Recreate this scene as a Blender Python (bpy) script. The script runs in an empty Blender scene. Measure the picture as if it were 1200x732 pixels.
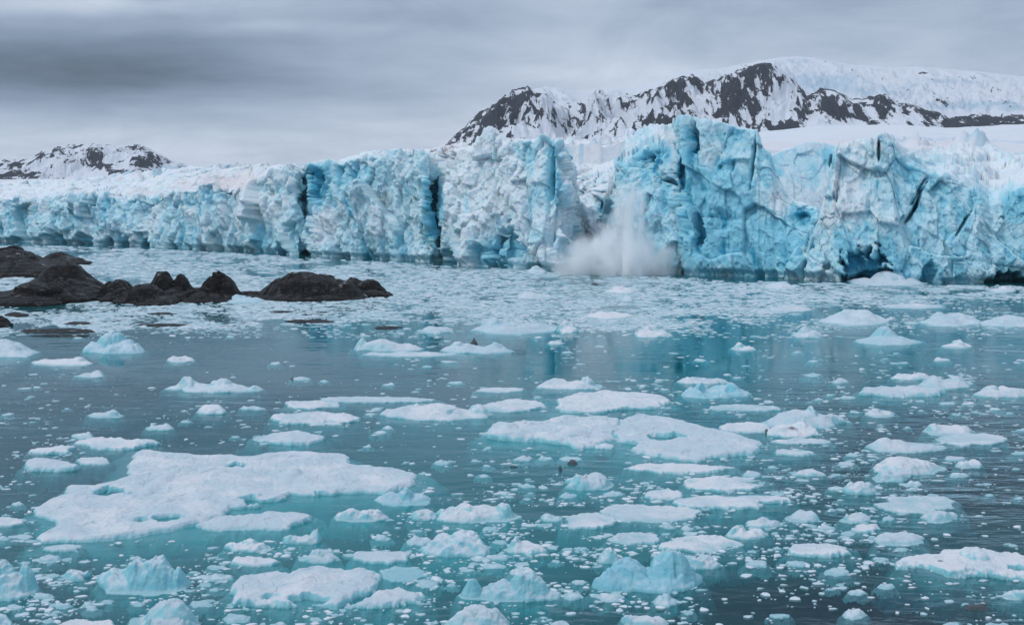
import bpy, math, time
import numpy as np

T0 = time.time()
SC = bpy.context.scene
COL = SC.collection
F = 1400.0; CX, CY = 600.0, 366.0; H = 15.0
TH = math.atan(138.0 / F); CT, ST = math.cos(TH), math.sin(TH)
rng = np.random.default_rng(7)

# ------------------------------------------------------------------ tracing
def ray(x, y):
    dx = (np.asarray(x, float) - CX) / F; dy = (CY - np.asarray(y, float)) / F
    return dx, CT + dy * ST, -ST + dy * CT
def ground(x, y, z=0.0):
    a, b, c = ray(x, y); t = (z - H) / c
    return a * t, b * t
def at_depth(x, y, Y):
    a, b, c = ray(x, y); t = Y / b
    return a * t, H + c * t
def project(X, Y, Z):
    d = Y * CT - (Z - H) * ST; u = Y * ST + (Z - H) * CT
    d = np.maximum(d, .1)
    return CX + F * X / d, CY - F * u / d

# ------------------------------------------------------------------ noise
_pr = np.random.default_rng(3)
PERM = np.concatenate([_pr.permutation(256)] * 3)
G3 = _pr.normal(size=(256, 3)); G3 /= np.linalg.norm(G3, axis=1)[:, None]
R3 = _pr.random((256, 3)); RO = _pr.random(256) * 2 - 1; RT = _pr.normal(size=(256, 3)) * .6
def _h(i, j, k): return PERM[PERM[PERM[i & 255] + (j & 255)] + (k & 255)]
def perlin(p):
    p = np.asarray(p, float); i = np.floor(p).astype(int); f = p - i
    w = f * f * f * (f * (f * 6 - 15) + 10); out = 0
    for dx in (0, 1):
        for dy in (0, 1):
            for dz in (0, 1):
                g = G3[_h(i[:, 0] + dx, i[:, 1] + dy, i[:, 2] + dz)]
                d = g[:, 0] * (f[:, 0] - dx) + g[:, 1] * (f[:, 1] - dy) + g[:, 2] * (f[:, 2] - dz)
                out = out + d * (w[:, 0] if dx else 1 - w[:, 0]) * (w[:, 1] if dy else 1 - w[:, 1]) * (w[:, 2] if dz else 1 - w[:, 2])
    return out * 1.5
def fbm(p, n=4, gain=.5):
    a, s, out = 1., 1., 0
    for o in range(n):
        out = out + a * perlin(p * s + o * 17.3); a *= gain; s *= 2.03
    return out
def ridged(p, n=4, gain=.55):
    a, s, out, tot = 1., 1., 0, 0
    for o in range(n):
        out = out + a * (1 - np.abs(perlin(p * s + o * 11.7)) * 1.6); tot += a; a *= gain; s *= 2.1
    return out / tot
def facets(p, seed=0):
    """broken-ice facets: one tilted plane per cell; returns offset, cell random, edge distance"""
    p = np.asarray(p, float) + seed * 31.7
    i = np.floor(p).astype(int); f = p - i
    best = np.full(len(p), 9.); sec = np.full(len(p), 9.); bid = np.zeros(len(p), int); bv = np.zeros_like(p)
    for dx in (-1, 0, 1):
        for dy in (-1, 0, 1):
            for dz in (-1, 0, 1):
                h = _h(i[:, 0] + dx, i[:, 1] + dy, i[:, 2] + dz)
                v = np.array([dx, dy, dz]) + R3[h] - f
                d = (v * v).sum(1); m = d < best
                sec = np.where(m, best, np.minimum(sec, d))
                best = np.where(m, d, best); bid = np.where(m, h, bid); bv[m] = v[m]
    off = RO[bid] * .5 - (RT[bid] * bv).sum(1)
    return off, (RO[(bid * 7 + 13) & 255] + 1) / 2, np.sqrt(sec) - np.sqrt(best)
def sstep(a, b, x):
    t = np.clip((x - a) / (b - a), 0, 1); return t * t * (3 - 2 * t)
def P3(x, y, z=0.): 
    x = np.asarray(x, float); return np.stack([x, np.broadcast_to(y, x.shape), np.broadcast_to(z, x.shape)], 1)

# ------------------------------------------------------------------ objects
def mesh_obj(name, verts, faces, mat, parent=None, attrs=None, smooth=True):
    verts = np.ascontiguousarray(verts, np.float32); faces = np.ascontiguousarray(faces, np.int32)
    me = bpy.data.meshes.new(name); n, k = faces.shape
    me.vertices.add(len(verts)); me.vertices.foreach_set('co', verts.ravel())
    me.loops.add(n * k); me.loops.foreach_set('vertex_index', faces.ravel())
    me.polygons.add(n); me.polygons.foreach_set('loop_start', np.arange(0, n * k, k, dtype=np.int32))
    me.polygons.foreach_set('use_smooth', np.full(n, smooth))
    for a, v in (attrs or {}).items():
        at = me.attributes.new(a, 'FLOAT', 'POINT'); at.data.foreach_set('value', np.ascontiguousarray(v, np.float32))
    me.update(calc_edges=True); me.materials.append(mat)
    o = bpy.data.objects.new(name, me); COL.objects.link(o)
    if parent is not None: o.parent = parent
    return o
def tag(o, label=None, cat=None, group=None, kind=None):
    if label: o['label'] = label
    if cat: o['category'] = cat
    if group: o['group'] = group
    if kind: o['kind'] = kind
    return o
def gridfaces(nr, nc, keep=None):
    r, c = np.meshgrid(np.arange(nr - 1), np.arange(nc - 1), indexing='ij')
    a = (r * nc + c).ravel(); f = np.stack([a, a + 1, a + nc + 1, a + nc], 1)
    if keep is not None:
        k = keep.ravel(); f = f[k[f].any(1)]
    return f
def compact(v, f, attrs):
    used = np.zeros(len(v), bool); used[f.ravel()] = True
    idx = np.cumsum(used) - 1
    return v[used], idx[f], {k: a[used] for k, a in attrs.items()}

# ------------------------------------------------------------------ materials
class NT:
    def __init__(s, name):
        s.m = bpy.data.materials.new(name); s.m.use_nodes = True; s.t = s.m.node_tree; s.t.nodes.clear()
    def n(s, typ, **kw):
        nd = s.t.nodes.new(typ)
        for k, v in kw.items():
            if k == 'inp':
                for a, b in v.items():
                    if isinstance(b, bpy.types.NodeSocket): s.t.links.new(b, nd.inputs[a])
                    else: nd.inputs[a].default_value = b
            else: setattr(nd, k, v)
        return nd
    def math(s, op, a, b=0., c=0., clamp=False):
        return s.n('ShaderNodeMath', operation=op, use_clamp=clamp, inp={0: a, 1: b, 2: c}).outputs[0]
    def mix(s, fac, a, b, blend='MIX'):
        nd = s.n('ShaderNodeMix', data_type='RGBA', blend_type=blend)
        for i, v in ((0, fac), (6, a), (7, b)):
            if isinstance(v, bpy.types.NodeSocket): s.t.links.new(v, nd.inputs[i])
            else: nd.inputs[i].default_value = v if i == 0 or len(v) == 4 else (*v, 1)
        return nd.outputs[2]
    def attr(s, name): return s.n('ShaderNodeAttribute', attribute_name=name).outputs['Fac']
    def ramp(s, v, a, b, lo=0., hi=1.):
        return s.n('ShaderNodeMapRange', interpolation_type='SMOOTHSTEP', inp={0: v, 1: a, 2: b, 3: lo, 4: hi}).outputs[0]
    def pos(s, scale=(1, 1, 1)):
        g = s.n('ShaderNodeNewGeometry').outputs['Position']
        return s.n('ShaderNodeVectorMath', operation='MULTIPLY', inp={0: g, 1: scale}).outputs[0]
    def noise(s, vec, scale, detail=4, rough=.55, dist=0.):
        return s.n('ShaderNodeTexNoise', inp={'Vector': vec, 'Scale': scale, 'Detail': detail, 'Roughness': rough, 'Distortion': dist}).outputs['Fac']
    def out(s, sh, vol=None):
        o = s.n('ShaderNodeOutputMaterial')
        if sh is not None: s.t.links.new(sh, o.inputs['Surface'])
        if vol is not None: s.t.links.new(vol, o.inputs['Volume'])
        return s.m
    def bsdf(s, col, rough=.5, spec=.3, bump=None, bstr=.5, bdist=.1, **kw):
        inp = {'Base Color': col, 'Roughness': rough, 'Specular IOR Level': spec}
        if bump is not None:
            inp['Normal'] = s.n('ShaderNodeBump', inp={'Strength': bstr, 'Distance': bdist, 'Height': bump}).outputs[0]
        inp.update(kw)
        for k, v in list(inp.items()):
            if k == 'Base Color' and isinstance(v, tuple) and len(v) == 3: inp[k] = (*v, 1)
        return s.n('ShaderNodeBsdfPrincipled', inp=inp).outputs[0]
def nz(t): return t.n('ShaderNodeSeparateXYZ', inp={0: t.n('ShaderNodeNewGeometry').outputs['Normal']}).outputs[2]
def pz(t): return t.n('ShaderNodeSeparateXYZ', inp={0: t.n('ShaderNodeNewGeometry').outputs['Position']}).outputs[2]

def mat_glacier():
    t = NT('glacier_ice')
    p = t.pos(); ps = t.pos((1, 1, .35))
    b = t.attr('blue')
    n1 = t.noise(ps, .55, 6, .65); n2 = t.noise(p, 2.2, 5, .7)
    bb = t.math('ADD', b, t.math('MULTIPLY', t.math('SUBTRACT', n1, .5), .42))
    c = t.mix(t.ramp(bb, .05, .42), (.72, .82, .875), (.52, .77, .86))
    c = t.mix(t.ramp(bb, .42, .8), c, (.28, .65, .785))
    c = t.mix(t.ramp(bb, .95, 1.45), c, (.05, .38, .56))
    # wind-packed snow caught on ledges
    up = t.ramp(nz(t), .45, .85)
    c = t.mix(t.math('MULTIPLY', up, t.attr('snow')), c, (.80, .82, .86))
    # dirt bands and grit
    d = t.attr('dirt')
    grit = t.ramp(t.math('ADD', t.math('ADD', d, t.math('MULTIPLY', t.math('SUBTRACT', n2, .5), 1.0)), t.math('MULTIPLY', t.math('SUBTRACT', t.noise(ps, .9, 5, .7), .5), .8)), .38, .85)
    c = t.mix(t.math('MULTIPLY', grit, t.ramp(d, .04, .3, 0., .75)), c, (.20, .185, .18))
    c = t.mix(t.math('MULTIPLY', t.attr('pink'), .8), c, (.76, .66, .66))
    vo = t.n('ShaderNodeTexVoronoi', feature='F1', inp={'Vector': t.n('ShaderNodeVectorMath', operation='ADD', inp={0: p, 1: t.n('ShaderNodeVectorMath', operation='SCALE', inp={0: t.n('ShaderNodeTexNoise', inp={'Vector': p, 'Scale': .8, 'Detail': 3}).outputs['Color'], 'Scale': 1.2}).outputs[0]}).outputs[0], 'Scale': 1.5}).outputs['Distance']
    bh = t.math('ADD', t.noise(p, 1.6, 8, .72), t.math('MULTIPLY', vo, -.35))
    return t.out(t.bsdf(c, .55, .3, bh, .5, .40, **{'Subsurface Weight': .55, 'Subsurface Radius': (.25, .7, 1.), 'Subsurface Scale': 1.1}))
def mat_snow(name, a=(.70, .735, .79), b=(.40, .62, .74)):
    t = NT(name); p = t.pos()
    n = t.noise(p, .05, 6, .6)
    c = t.mix(t.ramp(t.math('ADD', t.attr('blue'), t.math('MULTIPLY', t.math('SUBTRACT', n, .5), .5)), .2, .8), a, b)
    d = t.attr('dirt')
    c = t.mix(t.math('MULTIPLY', t.ramp(t.math('ADD', d, t.math('SUBTRACT', t.noise(p, .6, 5, .7), .5)), .3, .8), .6), c, (.30, .27, .26))
    c = t.mix(t.math('MULTIPLY', t.attr('pink'), .6), c, (.74, .60, .58))
    return t.out(t.bsdf(c, .7, .2, t.noise(p, .5, 8, .65), .5, .6))
def mat_mountain():
    t = NT('rock_and_snow'); p = t.pos()
    r = t.attr('rock')
    n = t.noise(t.pos((1, 1, 1)), .05, 8, .68)
    n2 = t.noise(t.pos((1, 1, .35)), .012, 5, .6)
    n3 = t.noise(t.pos((1, .25, .22)), .045, 6, .65, .5)
    k = t.ramp(t.math('ADD', r, t.math('ADD', t.math('MULTIPLY', t.math('SUBTRACT', n, .5), 1.2), t.math('ADD', t.math('MULTIPLY', t.math('SUBTRACT', n3, .5), 2.8), t.math('MULTIPLY', t.math('SUBTRACT', n2, .5), .8)))), .47, .56)
    rock = t.mix(t.noise(p, .08, 5, .7), (.010, .013, .020), (.034, .040, .054))
    sn = t.mix(t.ramp(t.math('ADD', t.attr('blue'), t.math('MULTIPLY', t.math('SUBTRACT', n, .5), .6)), .25, .8), (.66, .70, .765), (.38, .53, .64))
    return t.out(t.bsdf(t.mix(k, sn, rock), .8, .15, n, .5, 12.))
def mat_floe():
    t = NT('floe_ice'); p = t.pos()
    z = pz(t); up = nz(t)
    n = t.noise(p, 2.2, 6, .65); nb = t.noise(p, .45, 4, .6)
    oi = t.n('ShaderNodeObjectInfo').outputs['Random']
    snow = t.mix(t.ramp(t.math('ADD', nb, t.math('MULTIPLY', t.math('SUBTRACT', oi, .5), .3)), .35, .68), (.54, .645, .71), (.73, .755, .80))
    # bare ice where too steep for snow, and the wave-washed clear foot
    ice = t.mix(t.ramp(n, .35, .65), (.34, .66, .72), (.20, .57, .65))
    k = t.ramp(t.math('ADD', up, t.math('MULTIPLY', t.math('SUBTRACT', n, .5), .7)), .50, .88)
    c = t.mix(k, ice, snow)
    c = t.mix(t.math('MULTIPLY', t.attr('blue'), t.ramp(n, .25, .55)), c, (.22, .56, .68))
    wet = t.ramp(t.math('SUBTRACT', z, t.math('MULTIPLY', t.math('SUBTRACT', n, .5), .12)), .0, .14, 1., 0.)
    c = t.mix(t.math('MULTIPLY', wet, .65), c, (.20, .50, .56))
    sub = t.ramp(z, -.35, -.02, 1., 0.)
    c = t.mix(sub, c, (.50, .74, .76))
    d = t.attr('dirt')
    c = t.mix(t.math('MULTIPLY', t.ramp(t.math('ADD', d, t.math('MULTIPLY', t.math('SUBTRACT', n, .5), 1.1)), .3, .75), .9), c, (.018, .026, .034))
    bh = t.math('ADD', t.noise(p, 3., 8, .7), t.math('MULTIPLY', t.noise(p, .9, 4, .6), .8))
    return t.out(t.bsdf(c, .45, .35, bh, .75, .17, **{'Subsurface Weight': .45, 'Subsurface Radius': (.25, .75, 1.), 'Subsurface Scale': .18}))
def mat_brash():
    t = NT('brash_ice'); p = t.pos()
    n = t.attr('tone')
    c = t.mix(n, (.26, .47, .53), (.70, .75, .81))
    c = t.mix(t.ramp(pz(t), -.1, .015, 1., 0.), c, (.14, .48, .52))
    return t.out(t.bsdf(c, .5, .35))
def mat_rock():
    t = NT('wet_dark_rock'); p = t.pos()
    n = t.noise(p, .55, 8, .7); n2 = t.noise(t.pos((.8, 1, 1.6)), 1.1, 8, .7, 1.2)
    c = t.mix(t.ramp(n, .3, .7), (.002, .002, .0022), (.012, .0105, .010))
    c = t.mix(t.math('MULTIPLY', t.ramp(n2, .52, .68), t.ramp(nz(t), .2, .8)), c, (.15, .145, .14))
    sn = t.math('MULTIPLY', t.ramp(t.noise(p, .35, 5, .6), .62, .70), t.ramp(nz(t), .55, .85))
    c = t.mix(t.math('MULTIPLY', sn, .6), c, (.52, .53, .56))
    return t.out(t.bsdf(c, .42, .22, t.math('ADD', n, t.math('MULTIPLY', t.noise(p, 3., 5, .7), .4)), 1., 1.3))
def mat_water():
    t = NT('glacial_water'); g = t.n('ShaderNodeNewGeometry').outputs['Position']
    chop = t.attr('chop'); milk = t.attr('milk')
    pa = t.pos((.5, 1, 1))
    w1 = t.noise(pa, .55, 3, .5, .4); w2 = t.noise(pa, 2.3, 3, .55, .3); w3 = t.noise(t.pos((.6, 1, 1)), .12, 2, .5)
    hgt = t.math('ADD', t.math('MULTIPLY', w1, 1.2), t.math('ADD', t.math('MULTIPLY', w2, .22), t.math('MULTIPLY', w3, 1.2)))
    bump = t.n('ShaderNodeBump', inp={'Strength': 1., 'Distance': t.math('MULTIPLY', chop, .40), 'Height': hgt}).outputs[0]
    v = t.noise(t.pos((.6, 1, 1)), .05, 5, .6)
    mk = t.math('ADD', milk, t.math('MULTIPLY', t.math('SUBTRACT', v, .5), .7), clamp=True)
    body = t.mix(mk, (.003, .070, .092), (.022, .60, .66))
    dif = t.n('ShaderNodeBsdfDiffuse', inp={'Color': body}).outputs[0]
    tr = t.n('ShaderNodeBsdfTransparent', inp={'Color': (.88, .98, 1., 1)}).outputs[0]
    b = t.n('ShaderNodeMixShader', inp={0: .7, 1: dif, 2: tr}).outputs[0]
    fr = t.n('ShaderNodeFresnel', inp={'IOR': 1.33, 'Normal': bump}).outputs[0]
    gl = t.n('ShaderNodeBsdfGlossy', inp={'Color': (.88, .95, 1., 1), 'Roughness': .04, 'Normal': bump}).outputs[0]
    ab = t.n('ShaderNodeVolumeAbsorption', inp={'Color': (0., .72, .76, 1), 'Density': 1.1}).outputs[0]
    return t.out(t.n('ShaderNodeMixShader', inp={0: fr, 1: b, 2: gl}).outputs[0], ab)

M_GL = mat_glacier(); M_FLOE = mat_floe(); M_BR = mat_brash(); M_ROCK = mat_rock()
M_WATER = mat_water(); M_MT = mat_mountain(); M_SNOW = mat_snow('glacier_snow')

# ------------------------------------------------------------------ camera, light, sky
cam = bpy.data.cameras.new('camera'); co = bpy.data.objects.new('camera', cam); COL.objects.link(co)
cam.sensor_width = 36; cam.lens = F / 1200 * 36; cam.clip_end = 20000; cam.clip_start = .5
co.location = (0, 0, H); co.rotation_euler = (math.pi / 2 - TH, 0, 0); SC.camera = co
SUN_EL, SUN_AZ = 50., -108.      # degrees; azimuth from +Y towards +X: behind the camera, to the left
sl = bpy.data.lights.new('sun', 'SUN'); sl.energy = 1.25; sl.angle = math.radians(14); sl.color = (1, .985, .96)
so = bpy.data.objects.new('sun', sl); COL.objects.link(so)
so.rotation_euler = (math.radians(90 - SUN_EL), 0, math.radians(180 - SUN_AZ))

def build_world():
    w = bpy.data.worlds.new('World'); SC.world = w; w.use_nodes = True
    t = NT.__new__(NT); t.t = w.node_tree; t.t.nodes.clear()
    sky = t.n('ShaderNodeTexSky', sky_type='NISHITA', sun_disc=False, sun_elevation=math.radians(SUN_EL), sun_rotation=math.radians(SUN_AZ))
    d = t.n('ShaderNodeTexCoord').outputs['Generated']
    s = t.n('ShaderNodeSeparateXYZ', inp={0: d}); x, y, z = s.outputs
    yy = t.math('MAXIMUM', y, .12); az = t.math('DIVIDE', x, yy); el = t.math('DIVIDE', z, yy)
    zz = t.math('ADD', t.math('MAXIMUM', z, 0.), .10)
    cv = t.n('ShaderNodeCombineXYZ', inp={0: t.math('DIVIDE', x, zz), 1: t.math('MULTIPLY', t.math('DIVIDE', y, zz), 1.25), 2: 0.}).outputs[0]
    n1 = t.noise(cv, .85, 7, .58, .5); n2 = t.noise(cv, 1.7, 5, .6, .4)
    def g(px, py, rx, ry, soft=None):
        a = t.math('DIVIDE', t.math('SUBTRACT', az, (px - 600) / F), rx / F)
        b = t.math('DIVIDE', t.math('SUBTRACT', el, (228 - py) / F), ry / F)
        r = t.math('ADD', t.math('POWER', t.math('ABSOLUTE', a), 2.), t.math('POWER', t.math('ABSOLUTE', b), 2.))
        return t.math('POWER', 2.718, t.math('MULTIPLY', r, -1.))
    # brightness of the cloud deck
    low = t.ramp(el, .0, .17, .67, .53)
    v = t.math('ADD', low, t.ramp(z, .36, .85, 0., .34))
    nn = t.math('ADD', t.math('MULTIPLY', t.math('SUBTRACT', n1, .5), .26), t.math('MULTIPLY', t.math('SUBTRACT', n2, .5), .16))
    v = t.math('ADD', v, nn)
    bc = t.n('ShaderNodeCombineXYZ', inp={0: t.math('MULTIPLY', az, 7.), 1: t.math('MULTIPLY', el, 20.), 2: 1.3}).outputs[0]
    n3 = t.noise(bc, 1., 8, .6, .5); n4 = t.noise(bc, .42, 4, .5, .4)
    v = t.math('ADD', v, t.math('ADD', t.math('MULTIPLY', t.math('SUBTRACT', n3, .5), .46), t.math('MULTIPLY', t.math('SUBTRACT', n4, .5), .22)))
    wob = t.math('MULTIPLY', t.math('SUBTRACT', n3, .5), 1.5)
    def bl(v, gg, amt): return t.math('ADD', v, t.math('MULTIPLY', t.math('MULTIPLY', gg, t.math('ADD', wob, 1.)), amt))
    v = bl(v, g(90, 82, 360, 50), -.34)
    v = bl(v, g(130, 100, 230, 34), -.10)
    v = bl(v, g(130, -60, 420, 75), -.22)
    v = bl(v, g(1000, -260, 520, 150), -.26)
    v = bl(v, g(480, 112, 240, 24), -.05)
    v = bl(v, g(1000, 20, 330, 34), -.05)
    v = bl(v, g(520, 30, 160, 16), -.07)
    v = bl(v, g(730, 90, 190, 26), .14)
    v = bl(v, g(100, 10, 200, 14), .30)
    v = bl(v, g(330, 36, 120, 9), .13)
    v = bl(v, g(330, 175, 400, 26), .05)
    v = t.math('MAXIMUM', v, .10)
    tint = t.mix(t.ramp(v, .14, .78), (.70, .97, 1.38), (.87, .98, 1.17))
    cl = t.n('ShaderNodeVectorMath', operation='SCALE', inp={0: tint}); t.t.links.new(t.math('MULTIPLY', v, 10.), cl.inputs['Scale'])
    mixed = t.mix(.96, sky.outputs[0], cl.outputs[0])
    below = t.ramp(z, -.02, .0)
    mixed = t.mix(below, (.6, 1.4, 1.7), mixed)
    bg = t.n('ShaderNodeBackground', inp={'Color': mixed, 'Strength': .1})
    o = t.n('ShaderNodeOutputWorld'); t.t.links.new(bg.outputs[0], o.inputs[0])
build_world()
vs = SC.view_settings; vs.view_transform = 'Standard'; vs.look = 'None'; vs.exposure = -.12; vs.gamma = 1
SC.cycles.max_bounces = 26; SC.cycles.diffuse_bounces = 3; SC.cycles.glossy_bounces = 3; SC.cycles.volume_bounces = 24
SC.cycles.transparent_max_bounces = 12; SC.cycles.use_denoising = True
SC.cycles.caustics_reflective = False; SC.cycles.caustics_refractive = False

# ------------------------------------------------------------------ water
def poly_blur(px, py, items, base):
    v = np.full(px.shape, base, float)
    for (x, y, rx, ry, val) in items:
        k = np.exp(-(((px - x) / rx) ** 2 + ((py - y) / ry) ** 2)); v = v * (1 - k) + val * k
    return v
ys = np.concatenate([np.linspace(-60, 30, 8), np.geomspace(31, 900, 150), np.linspace(960, 4600, 12)])
xs = np.concatenate([np.linspace(-3000, -420, 10), np.linspace(-400, 400, 201), np.linspace(420, 3000, 10)])
X, Y = np.meshgrid(xs, ys); X, Y = X.ravel(), Y.ravel()
px, py = project(X, np.maximum(Y, 20), 0 * Y)
chop = poly_blur(px, py, [(330, 440, 420, 45, .05), (520, 520, 130, 32, .04), (800, 415, 330, 40, .045), (540, 420, 160, 40, .045), (250, 400, 300, 30, .06),
                          (1150, 560, 180, 60, .55), (1000, 720, 300, 60, .8), (300, 640, 250, 30, .12), (60, 520, 130, 30, .30)], .24)
milk = poly_blur(px, py, [(330, 610, 260, 45, .85), (620, 525, 230, 55, .72), (820, 415, 300, 45, .62), (560, 670, 230, 60, .8),
                          (1120, 560, 190, 100, .08), (1000, 715, 300, 50, .0), (250, 470, 300, 40, .30), (60, 540, 140, 60, .25), (40, 690, 120, 50, .45)], .46)
chop *= np.clip(1 - (Y - 200) / 500, .25, 1) * np.clip(1 + 1.5 * fbm(P3(X / 16., Y / 11., 3.), 4), .25, 2.2)
nyw, nxw = len(ys), len(xs); idx = np.arange(nyw * nxw).reshape(nyw, nxw); nv = nyw * nxw
wf = gridfaces(nyw, nxw); wf = np.concatenate([wf, wf[:, ::-1] + nv])
for e, flip in ((idx[0], 1), (idx[-1], 0), (idx[:, 0], 0), (idx[:, -1], 1)):
    qd = np.stack([e[:-1], e[1:], e[1:] + nv, e[:-1] + nv], 1); wf = np.concatenate([wf, qd[:, ::-1] if flip else qd])
wv = np.stack([X, Y, 0 * X], 1); wv = np.concatenate([wv, wv - np.array([0, 0, 8.])])
water = mesh_obj('water', wv, wf, M_WATER, attrs={'chop': np.tile(chop, 2), 'milk': np.tile(milk, 2)}, smooth=False)
tag(water, kind='structure')
tb = NT('dark_sea_bed')
bed_m = tb.out(tb.bsdf(tb.mix(tb.noise(tb.pos(), .2, 4), (.015, .085, .10), (.025, .12, .14)), .9, .0))
bed = mesh_obj('sea_bed', np.array([[-3000, -60, -9], [3000, -60, -9], [3000, 4600, -9], [-3000, 4600, -9]]), np.array([[0, 1, 2, 3]]), bed_m)
tag(bed, kind='structure')

# ------------------------------------------------------------------ glacier
glacier = bpy.data.objects.new('glacier', None); COL.objects.link(glacier); glacier.location = (0, 230, 0)
tag(glacier, 'broken blue and white glacier front standing along the whole far shore', 'glacier')
def gpart(name, v, f, mat, attrs):
    v = v - np.array([0, 230, 0]); return mesh_obj(name, v, f, mat, glacier, attrs)

# painted-in ice character, traced: (px, py, rx, ry, shear, strength)
BLUE = [(370, 214, 13, 24, 0, 1.1), (360, 250, 9, 28, 0, .5), (505, 243, 9, 40, -.05, .95), (514, 230, 5, 26, -.05, 1.3), (392, 210, 14, 22, 0, .35),
        (430, 205, 26, 10, .2, .4), (515, 290, 14, 22, 0, .45), (244, 228, 8, 16, 0, .5), (650, 200, 13, 40, .02, .75), (648, 198, 4, 36, 0, 1.2),
        (617, 185, 10, 22, 0, .6), (670, 210, 7, 45, -.1, .6), (632, 225, 14, 18, 0, .4), (590, 300, 24, 18, 0, .45), (570, 300, 12, 16, 0, .5), (655, 270, 22, 45, 0, .3),
        (755, 160, 10, 14, 0, .4), (772, 178, 14, 13, 0, .95), (750, 182, 10, 9, 0, .75), (725, 188, 8, 7, 0, .8), (770, 190, 4, 16, .3, 1.2),
        (715, 245, 16, 12, 0, .95), (730, 200, 14, 14, 0, .5), (775, 255, 30, 50, 0, .55), (745, 270, 20, 40, 0, .6),
        (808, 185, 10, 34, -.1, .95), (800, 200, 7, 32, 0, .8), (820, 225, 18, 30, 0, .75), (852, 195, 11, 10, 0, .7), (845, 260, 24, 18, 0, .75), (850, 165, 40, 16, 0, .35),
        (900, 200, 22, 34, 0, .45), (830, 285, 34, 26, 0, .6), (900, 285, 50, 30, 0, .6), (940, 255, 18, 14, 0, .75), (870, 230, 40, 30, 0, .5),
        (940, 190, 50, 30, 0, .25), (970, 185, 8, 14, 0, .8), (925, 300, 24, 20, 0, .5), (1015, 312, 26, 18, 0, .55), (1060, 230, 40, 22, 0, .35),
        (1065, 195, 30, 14, 0, .55), (1110, 270, 60, 50, 0, .35), (1100, 220, 24, 14, 0, .45), (1150, 230, 20, 14, 0, .55), (1192, 240, 22, 22, 0, .9),
        (1170, 290, 50, 30, 0, .35), (1088, 312, 14, 18, 0, .55), (990, 300, 20, 30, 0, .3), (30, 260, 40, 16, 0, .25), (120, 245, 40, 16, 0, .28), (170, 232, 16, 6, 0, .4),
        (213, 275, 20, 22, 0, .3), (170, 285, 10, 8, 0, .45), (320, 285, 14, 14, 0, .25), (385, 295, 30, 10, 0, .35), (440, 290, 34, 14, 0, .3), (350, 270, 10, 30, 0, .3)]
WHITE = [(690, 215, 26, 50, 0, .5), (540, 200, 30, 26, 0, .3), (590, 210, 26, 40, 0, .3), (580, 165, 12, 16, 0, .3), (930, 228, 34, 16, 0, .5), (985, 225, 22, 40, .1, .3), (1030, 240, 16, 22, 0, .2), (1180, 205, 30, 14, 0, .3), (380, 270, 16, 24, 0, .3), (835, 185, 12, 14, 0, .2), (785, 165, 14, 10, 0, .4), (290, 240, 30, 14, 0, .2)]
DIRT = [(450, 232, 10, 16, -.3, .65), (445, 290, 30, 12, 0, .3), (560, 205, 26, 26, 0, .22), (535, 245, 10, 34, 0, .3), (565, 168, 7, 18, .2, .45), (585, 275, 16, 14, 0, .35),
        (1030, 172, 8, 16, 0, .6), (1005, 185, 24, 18, 0, .42), (1024, 225, 10, 26, 0, .35), (1050, 285, 20, 34, -.2, .42), (1065, 310, 14, 20, 0, .4), (340, 194, 8, 5, 0, .6), (215, 245, 10, 20, 0, .3), (330, 225, 16, 26, 0, .22),
        (165, 222, 14, 6, 0, .5), (480, 185, 20, 10, 0, .25), (408, 195, 8, 12, .2, .3), (305, 195, 20, 6, 0, .35), (1140, 170, 22, 8, 0, .3), (985, 172, 10, 8, 0, .35), (880, 190, 6, 30, 0, .25), (865, 165, 20, 8, 0, .2), (400, 250, 40, 20, 0, .15)]
PINK = [(265, 213, 34, 9, 0, .8), (220, 217, 14, 5, 0, .6), (290, 210, 14, 10, 0, .6), (170, 226, 20, 4, 0, .4), (530, 180, 22, 8, 0, .35), (850, 170, 300, 3, 0, .2)]
def paint(items, px, py, hard=1.6):
    v = np.zeros(px.shape); wb = np.clip(.9 * fbm(P3(np.ravel(px) / 11., np.ravel(py) / 11., 7.), 3), -.8, 2).reshape(px.shape)
    for (x, y, rx, ry, sh, s) in items:
        dx = (px - x - sh * (y - py)) / rx; dy = (py - y) / ry
        r = (np.abs(dx) ** 3 + np.abs(dy) ** 3)
        v = np.maximum(v, s * np.exp(-r * .7 * (1 + wb)))
    return v
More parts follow.
